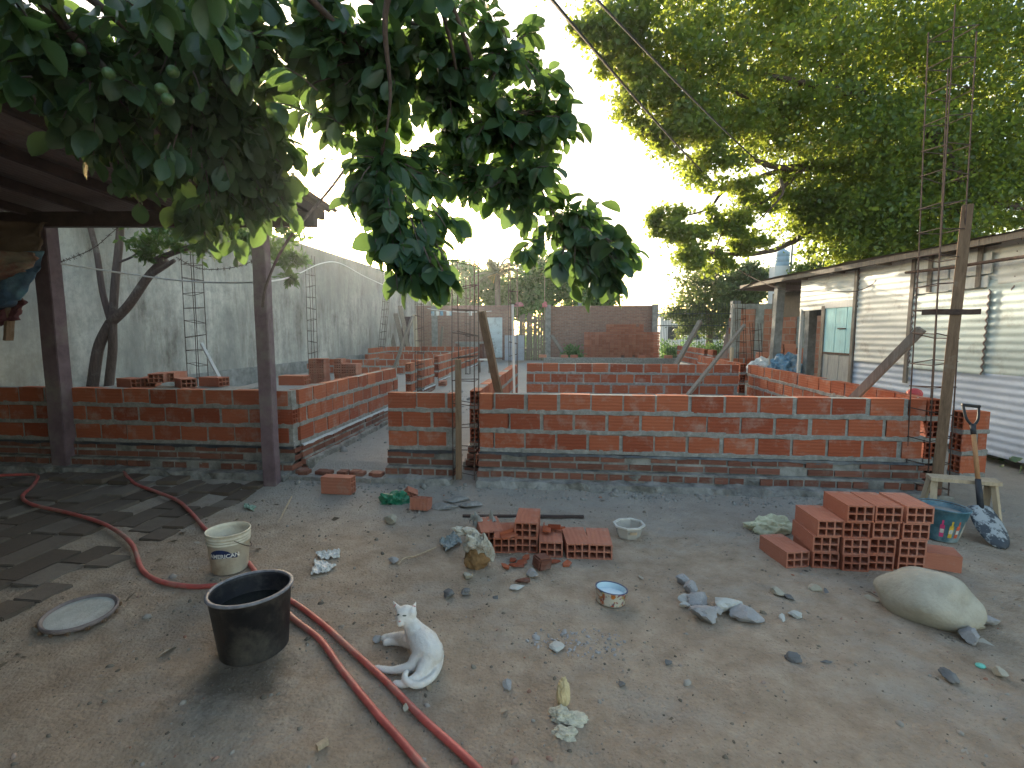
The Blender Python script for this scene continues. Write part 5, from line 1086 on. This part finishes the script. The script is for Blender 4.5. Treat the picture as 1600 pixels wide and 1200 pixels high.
# painted bucket (right)
c = G(1487, 852); c = Vector((c.x, c.y + .14, gh(c.x, c.y))); pb = thing('painted_bucket', 'metal bucket with pictures of bottles on a blue ground, left of the shovel', 'bucket', tuple(c), 0); pb.rotation_euler = (0, R(3), 0)
rfp = lambda z: .118 + .052 * z / .28
MB().lathe(bucketbody(.118, .17, .28, .004, 48, .006), 48).build('body', plain('blue_green_print', (.055, .16, .22), .4, .5, 9, .5, 0, .2, (.28, .34, .36)), pb, local=True, smooth=True)
MB().lathe([(0, .23), (.155, .23)], 40).build('contents', M_GREYC, pb, local=True)
for i, (a, col_) in enumerate(((-122, (.48, .05, .16)), (-98, (.50, .36, .05)), (-78, (.50, .10, .05)), (-55, (.45, .40, .32)))):
    MB().add(*wrap(rfp, R(a - 6), R(a + 6), .05, .2, 8, 10, lambda u: (.05, .155))).add(*wrap(rfp, R(a - 2.5), R(a + 2.5), .15, .2, 6, 4, lambda u: (.155, .195))).build('printed_bottle', plain('bottle_print_%d' % i, col_, .5, .3, 30), pb, local=True)
    MB().add(*wrap(rfp, R(a - 5), R(a + 5), .085, .12, 6, 4, None, .002)).build('printed_label', plain('label_print_%d' % i, (.5, .5, .45), .5, .3, 60), pb, local=True)
MB().tube([(rfp(.27) * math.cos(t), rfp(.27) * math.sin(t) * 1.0, .272 - .0 * k) for k, t in enumerate([math.pi * i / 16 for i in range(17)])], .004, 6).build('handle', M_REBAR, pb, local=True)
# shovel
g0 = P(1517, 634, 4.45); g1 = P(1532, 790, 4.15); tipp = G(1568, 858)
ax = (g1 - g0).normalized(); sv = thing('shovel', 'round point shovel with black D grip, cement stained blade down, leaning at the bench', 'shovel', tuple(tipp)); 
side = ax.cross(Vector((0, 1, 0))).normalized(); nrm = side.cross(ax).normalized()
hs_ = g0.lerp(g1, .25); he = g0.lerp(g1, .78)
MB().tube([hs_, hs_.lerp(he, .5), he], .017, 12).build('shaft', wood_mat('orange_handle', (.36, .19, .09), .2, .5), sv, smooth=True)
MB().tube([he - ax * .03, g1 + ax * .03], [.021, .024], 12).build('socket', plain('black_steel', (.03, .033, .04), .5, .3, 9), sv, smooth=True); MB().tube([hs_ - ax * .05, hs_ + ax * .04], [.024, .020], 10).build('ferrule', bpy.data.materials['black_steel'], sv, smooth=True)
w2 = .062; t0 = g0; t1 = hs_ - ax * .03
MB().tube(spline([t1, t1.lerp(t0, .35) - side * w2 * .75, t0 + ax * .02 - side * w2, t0 - side * w2 * .9], 5), .011, 8).tube(spline([t1, t1.lerp(t0, .35) + side * w2 * .75, t0 + ax * .02 + side * w2, t0 + side * w2 * .9], 5), .011, 8).tube([t0 - side * (w2 + .01), t0 + side * (w2 + .01)], .014, 10).build('grip', plain('black_grip', (.02, .02, .022), .5), sv, smooth=True)
bd = (tipp + Vector((0, 0, .01)) - g1).normalized(); bs_ = bd.cross(Vector((0, 1, .0))).normalized(); bn = bs_.cross(bd).normalized(); BLn = (tipp - g1).length
vs = []; fs = []; n = 14; k_ = 10
for j in range(n + 1):
    t = j / n; w = .115 * (min(1, .80 + .6 * t) if t < .45 else math.sqrt(max(0, 1 - ((t - .45) / .56) ** 2)) ) 
    for i in range(k_ + 1):
        s = i / k_ * 2 - 1; p = g1 + bd * (BLn * t) + bs_ * (w * s) - bn * (.028 * (s * s) - .01) * (1 if bn.y < 0 else -1); vs.append(p)
for j in range(n):
    for i in range(k_): a = j * (k_ + 1) + i; fs.append((a, a + 1, a + k_ + 2, a + k_ + 1))
def blade_mat():
    m = NM('cemented_blade', .6, .3); m.col(m.ramp(m.noise(9, 5, .7, (1, 1, .7)), [(.50, (.05, .06, .075)), (.56, (.30, .33, .35))])); return m.m
bo = MB().add(vs, fs).build('blade', blade_mat(), sv, smooth=True); sd_ = bo.modifiers.new('s', 'SOLIDIFY'); sd_.thickness = .004

# soft litter: bags, scraps, carton
M_GREENB = plain('green_bag', (.02, .17, .09), .35, .3, 20, .5, 0, .6); M_YB = plain('yellowish_bag', (.55, .55, .38), .4, .25, 18, .4, 0, .7)
M_CLEAR = plain('crinkled_clear_plastic', (.58, .57, .54), .55, .25, 12, .4, 0, .3)
crumple('plastic_bag', M_GREENB, G(616, 786), .13, .09, .09, 'crumpled green plastic bag before the doorway step', 'bag', 5, .55, 4, 1.5)
crumple('plastic_bag', M_YB, G(1203, 830), .17, .09, .10, 'crumpled pale yellow plastic bag behind the right-hand stack', 'bag', 6, .5, 4, 1.5)
def scrap(name, label, cat, pts, mat, z=.02, amp=.03, seed=0):
    n = 16; pts = [G(*p) for p in pts]; vs = []; fs = []
    for j in range(n + 1):
        for i in range(n + 1):
            u, v = i / n, j / n; p = pts[0].lerp(pts[1], u).lerp(pts[3].lerp(pts[2], u), v)
            vs.append((p.x + .02 * fbm(u * 4, v * 4, seed), p.y + .02 * fbm(u * 4, v * 4, seed + 9), gh(p.x, p.y) + z * (.4 + abs(fbm(u * 3, v * 3, seed + 2))) + amp * abs(fbm(u * 7, v * 7, seed + 5))))
    for j in range(n):
        for i in range(n): a = j * (n + 1) + i; fs.append((a, a + 1, a + n + 2, a + n + 1))
    o = MB().add(vs, fs).build(name, mat, org=pts[0]); sdm = o.modifiers.new('s', 'SOLIDIFY'); sdm.thickness = .002; return meta(o, label, cat)
scrap('plastic_scrap', 'upper piece of crinkled clear plastic lying on the soil', 'plastic scrap', [(494, 868), (532, 862), (530, 874), (502, 878)], M_CLEAR, seed=1)
scrap('plastic_scrap', 'lower piece of crinkled clear plastic lying on the soil', 'plastic scrap', [(492, 878), (526, 886), (510, 898), (486, 902)], M_CLEAR, seed=2)
scrap('paper_scrap', 'pale green paper scrap by the paving corner', 'paper scrap', [(380, 788), (400, 794), (396, 800), (384, 796)], plain('green_paper', (.30, .42, .34), .8), seed=3)
scrap('sheet_scrap', 'bent grey metal scrap leaning on the torn carton', 'scrap', [(686, 850), (712, 836), (722, 852), (696, 866)], plain('grey_sheet_scrap', (.22, .25, .25), .6), .05, .02, 4)
scrap('paper_scrap', 'torn grey paper lying on the leftmost centre brick', 'paper scrap', [(734, 826), (772, 828), (776, 838), (744, 836)], plain('grey_paper', (.38, .38, .34), .8), .15, .03, 6)
# torn carton
p = G(741, 893); ct = thing('torn_carton', 'torn dirty cement sack with brown bottom standing left of the centre row', 'sack', (p.x, p.y + .08, 0), .25)
def sackpart(z0, z1, r, mat, nm, jag, seed):
    n = 40; m_ = 10; vs = []; fs = []
    for s in (0, 1):
        for j in range(m_ + 1):
            for i in range(n):
                a = 2 * math.pi * i / n; t = j / m_; z = z0 + (z1 - z0) * t + (jag * 1.4 * fbm(math.cos(a) * 1.6, math.sin(a) * 1.6, seed, 3) if j == m_ else 0); k = r * (1 + .25 * noise.fractal(Vector((math.cos(a) * 2, math.sin(a) * 2, z * 9 + seed)), 1, 2, 4)) * (1 + .25 * t * (nm == 'sack_top') * (1 + math.cos(a + 2))) - s * .004
                vs.append((k * math.cos(a) * 1.15, k * math.sin(a) * .75, z))
    q = n * (m_ + 1)
    for s in (0, 1):
        for j in range(m_):
            for i in range(n): a = s * q + j * n + i; b = s * q + j * n + (i + 1) % n; fs.append((a, b, b + n, a + n))
    for i in range(n): a = m_ * n + i; b = m_ * n + (i + 1) % n; fs.append((a, b, b + q, a + q))
    MB().add(vs, fs).build(nm, mat, ct, local=True)
def kid(o, nm, loc, rot=(0, 0, 0)): o.parent = ct; o.location = loc; o.rotation_euler = rot; o.name = nm; [o.pop(k, None) for k in ('label', 'category')] if False else None
for (nm, m_, sx, sy, sz, loc, rot, sd, am) in (('sack_bottom', plain('brown_card', (.20, .115, .05), .9, .4, 14), .085, .06, .085, (0, 0, .05), (0, .1, 0), 3, .3), ('sack_top', plain('dirty_paper', (.46, .44, .38), .85, .4, 18, .2, 0, .6, (.20, .16, .12)), .085, .05, .085, (.0, .01, .16), (.3, .35, 0), 8, .55), ('torn_flap', bpy.data.materials['dirty_paper'], .035, .03, .11, (.085, -.01, .13), (0, -.35, .4), 14, .5), ('torn_flap', bpy.data.materials['dirty_paper'], .09, .04, .03, (-.06, .06, .24), (.2, .3, .2), 17, .6)):
    o = crumple(nm, m_, (0, 0, 0), sx, sy, sz, None, None, sd, am, 4, 1.6, flat=.9); o.parent = ct; o.location = loc; o.rotation_euler = rot
# husk thing bottom centre
p = G(884, 1112); hk = crumple('rotten_fruit', plain('pale_yellow_flesh', (.58, .48, .28), .6, .2, 18, .3, 0, .4), G(880, 1103), .03, .028, .075, 'pale yellow egg shaped fruit on a crumpled husk at the bottom centre', 'fruit', 8, .18, flat=.8)
for i, (px, py, sx, sy, sz, lab) in enumerate(((874, 1122, .035, .03, .05, 'left fold of the crumpled husk under the yellow fruit'), (892, 1126, .05, .03, .03, 'right fold of the crumpled husk under the yellow fruit'), (884, 1148, .035, .03, .03, 'separate crumpled scrap below the yellow fruit'))): crumple('husk', plain('husk_skin_%d' % i, (.50, .47, .37), .8, .3, 25, .3, 0, .7), G(px, py), sx * 1.3, sy * 1.2, sz * .7, lab, 'husk', 10 + i, .5, 4, 1.6)

# ---------------------------------------------------------------- cat
M_CAT = plain('white_fur', (.72, .70, .665), .95, .07, 14, .1, 0, .8, (.62, .58, .53))
CATZ = 1.0
def g2(px, py, z): return G(px, py, z)
els = []   # (centre, radius) chains turned into capsules
def chain(l, n=7):
    pts = [g2(x, y, z) for (x, y, z, r) in l]; rr = [r for (_, _, _, r) in l]; P_ = spline(pts, n); m = len(P_)
    for i, p in enumerate(P_):
        t = i / n; k = min(int(t), len(rr) - 2); f = t - k; els.append((p, rr[k] * (1 - f) + rr[k + 1] * f))
chain([(648, 984, .13, .048), (655, 996, .105, .068), (663, 1006, .095, .077), (670, 1017, .085, .072), (674, 1022, .078, .062)], 9)        # trunk
chain([(636, 965, .20, .035), (641, 974, .165, .043), (650, 988, .13, .055)], 6)                                              # neck
chain([(629, 961, .215, .036), (634, 957, .222, .041), (641, 959, .216, .036)], 5)                                             # skull
chain([(630, 964, .205, .030), (626.5, 971, .192, .023), (625, 974, .186, .018)], 4)                                              # muzzle
chain([(622, 966, .198, .018), (632, 968, .196, .026), (638, 966, .196, .024)], 4)                                              # cheeks
chain([(640, 995, .09, .040), (622, 995, .045, .027), (606, 995, .024, .019), (600, 997, .02, .020)], 6)                         # fore leg
chain([(645, 1004, .07, .036), (628, 1003, .03, .024), (612, 1003, .02, .018), (603, 1004, .018, .019)], 6)
chain([(664, 1020, .08, .058), (652, 1032, .05, .044), (641, 1042, .032, .029), (615, 1047, .022, .019), (594, 1045, .02, .017), (589, 1044, .018, .017)], 7)  # upper hind leg
chain([(672, 1022, .07, .056), (664, 1040, .05, .042), (655, 1056, .03, .030), (634, 1068, .02, .019), (618, 1068, .018, .017)], 7)   # lower hind leg
chain([(681, 1012, .06, .038), (687, 1026, .035, .022), (684, 1044, .024, .020), (673, 1060, .022, .019), (656, 1070, .024, .018), (641, 1068, .034, .017), (632, 1059, .048, .015), (635, 1050, .062, .013)], 8)   # tail
bm = bmesh.new()
for (p, r) in els:
    bmesh.ops.create_icosphere(bm, subdivisions=2, radius=r, matrix=Matrix.Translation(p))
head = g2(634, 959, .218)
for (px, py, z, tx, ty, tz) in ((623, 953, .232, 613, 938, .245), (641, 954, .232, 650, 940, .245)):
    a = g2(px + 3, py + 3, z); b = g2(tx, ty, tz); d = (b - a)
    for k in range(12):
        t = k / 11; bmesh.ops.create_icosphere(bm, subdivisions=1, radius=.021 * (1 - t) + .004, matrix=Matrix.Translation(a + d * t))
me = bpy.data.meshes.new('cat'); bm.to_mesh(me); bm.free(); me.materials.append(M_CAT)
cat = bpy.data.objects.new('cat', me); COL.objects.link(cat)
rm_ = cat.modifiers.new('r', 'REMESH'); rm_.mode = 'VOXEL'; rm_.voxel_size = .0055; rm_.use_smooth_shade = True
sm = cat.modifiers.new('s', 'SMOOTH'); sm.factor = .5; sm.iterations = 6
dg = bpy.context.evaluated_depsgraph_get(); me = bpy.data.meshes.new_from_object(cat.evaluated_get(dg)); bpy.data.objects.remove(cat)
org = g2(660, 1030, 0); me.transform(Matrix.Translation(-org)); me.polygons.foreach_set('use_smooth', [True] * len(me.polygons))
if not me.materials: me.materials.append(M_CAT)
cat = bpy.data.objects.new('cat', me); COL.objects.link(cat); cat.location = org
meta(cat, 'white cat lying curled on its side with head raised, left of the ground centre', 'cat')
npo = len(me.polygons); ar = np.array([p.area for p in me.polygons]); pk = rng.choice(npo, 9000, p=ar / ar.sum()); fv = []; ff = []
flow = Vector((g2(672, 1050, 0) - g2(636, 965, 0)).normalized())
for q_ in pk:
    p_ = me.polygons[q_]; n_ = p_.normal; c_ = Vector(me.vertices[p_.vertices[0]].co).lerp(p_.center, random.random()); t_ = (flow - n_ * flow.dot(n_)); t_ = (t_.normalized() if t_.length > .05 else n_.orthogonal()) + Vector((random.gauss(0, .35), random.gauss(0, .35), random.gauss(0, .35)))
    d_ = (t_.normalized() * .9 + n_ * random.uniform(.15, .6)).normalized() * random.uniform(.004, .010) * (.5 if c_.z > .17 else 1); w_ = d_.cross(n_).normalized() * .0007; b_ = len(fv); fv += [c_ - w_, c_ + w_, c_ + d_]; ff.append((b_, b_ + 1, b_ + 2))
fm_ = bpy.data.meshes.new('fur'); fm_.from_pydata([tuple(v) for v in fv], [], ff); fm_.materials.append(M_CAT); fo_ = bpy.data.objects.new('fur', fm_); COL.objects.link(fo_); fo_.parent = cat; fo_['kind'] = 'stuff'
from mathutils.bvhtree import BVHTree
bvh = BVHTree.FromPolygons([v.co for v in me.vertices], [tuple(p.vertices) for p in me.polygons])
def oncat(px, py, push=.0008):
    d = (P(px, py, 3) - Vector((0, 0, CAMH))).normalized(); h = bvh.ray_cast(Vector((0, 0, CAMH)) - org, d)
    return (h[0] - d * push, h[1]) if h[0] is not None else (None, None)
M_PINK = plain('pink_skin', (.55, .30, .27), .7, .1, 20); M_EYE = plain('cat_eye', (.10, .11, .09), .3, .1, 20)
def facebit(name, px, py, r, mat, sq=(1, 1, 1), rot=0):
    c_, n_ = oncat(px, py)
    if c_ is None: return
    bm = bmesh.new(); bmesh.ops.create_icosphere(bm, subdivisions=2, radius=r); 
    for v in bm.verts: v.co = Vector((v.co.x * sq[0], v.co.y * sq[1], v.co.z * .3))
    m_ = bpy.data.meshes.new(name); bm.to_mesh(m_); bm.free(); m_.materials.append(mat); m_.polygons.foreach_set('use_smooth', [True] * len(m_.polygons))
    o = bpy.data.objects.new(name, m_); COL.objects.link(o); o.parent = cat; o.location = c_; o.rotation_euler = (n_.to_track_quat('Z', 'Y') @ Matrix.Rotation(rot, 3, 'Z').to_quaternion()).to_euler()
facebit('eye', 622, 960.5, .0085, M_EYE, (1.3, .5, 1), .5); facebit('eye', 632, 962, .0085, M_EYE, (1.3, .5, 1), -.2)

for k in range(6):
    c_, n_ = oncat(621 if k < 3 else 629, 970)
    if c_ is not None:
        d_ = (cam2w(-1, .1, 0) if k < 3 else cam2w(1, -.3, 0)).normalized(); c_ = Vector(c_)
        wo = MB().tube([c_, c_ + d_ * .03 + Vector((0, 0, .004 * (k % 3 - 1))), c_ + d_ * .055 + Vector((0, 0, .012 * (k % 3 - 1) - .006))], .0004, 3).build('whisker', M_CAT, local=True); wo.parent = cat
facebit('nose', 624.5, 971, .006, M_PINK, (1.1, .8, 1)); facebit('inner_ear', 617, 946, .009, M_PINK, (.7, 1.2, 1), .3); facebit('inner_ear', 647, 947, .009, M_PINK, (.7, 1.2, 1), -.5)

HZ = MB(); HZ.box((0, 80, 9.5), (330, 250, 21.5)); hz = HZ.build('haze', bpy.data.materials.new('added_haze')); hm = hz.data.materials[0]; hm.use_nodes = True; hm.node_tree.nodes.clear()  # haze volume added so sunlight scatters into a glow like lens veil
ho = hm.node_tree.nodes.new('ShaderNodeOutputMaterial'); hv = hm.node_tree.nodes.new('ShaderNodeVolumePrincipled'); hv.inputs['Density'].default_value = .0005; hv.inputs['Color'].default_value = (.92, .96, 1, 1); hv.inputs['Anisotropy'].default_value = .8
hm.node_tree.links.new(hv.outputs[0], ho.inputs['Volume']); hz['kind'] = 'stuff'
for o in bpy.data.objects:
    if 'label' in o and len(o['label'].split()) > 16: print('LONG', o['label'])
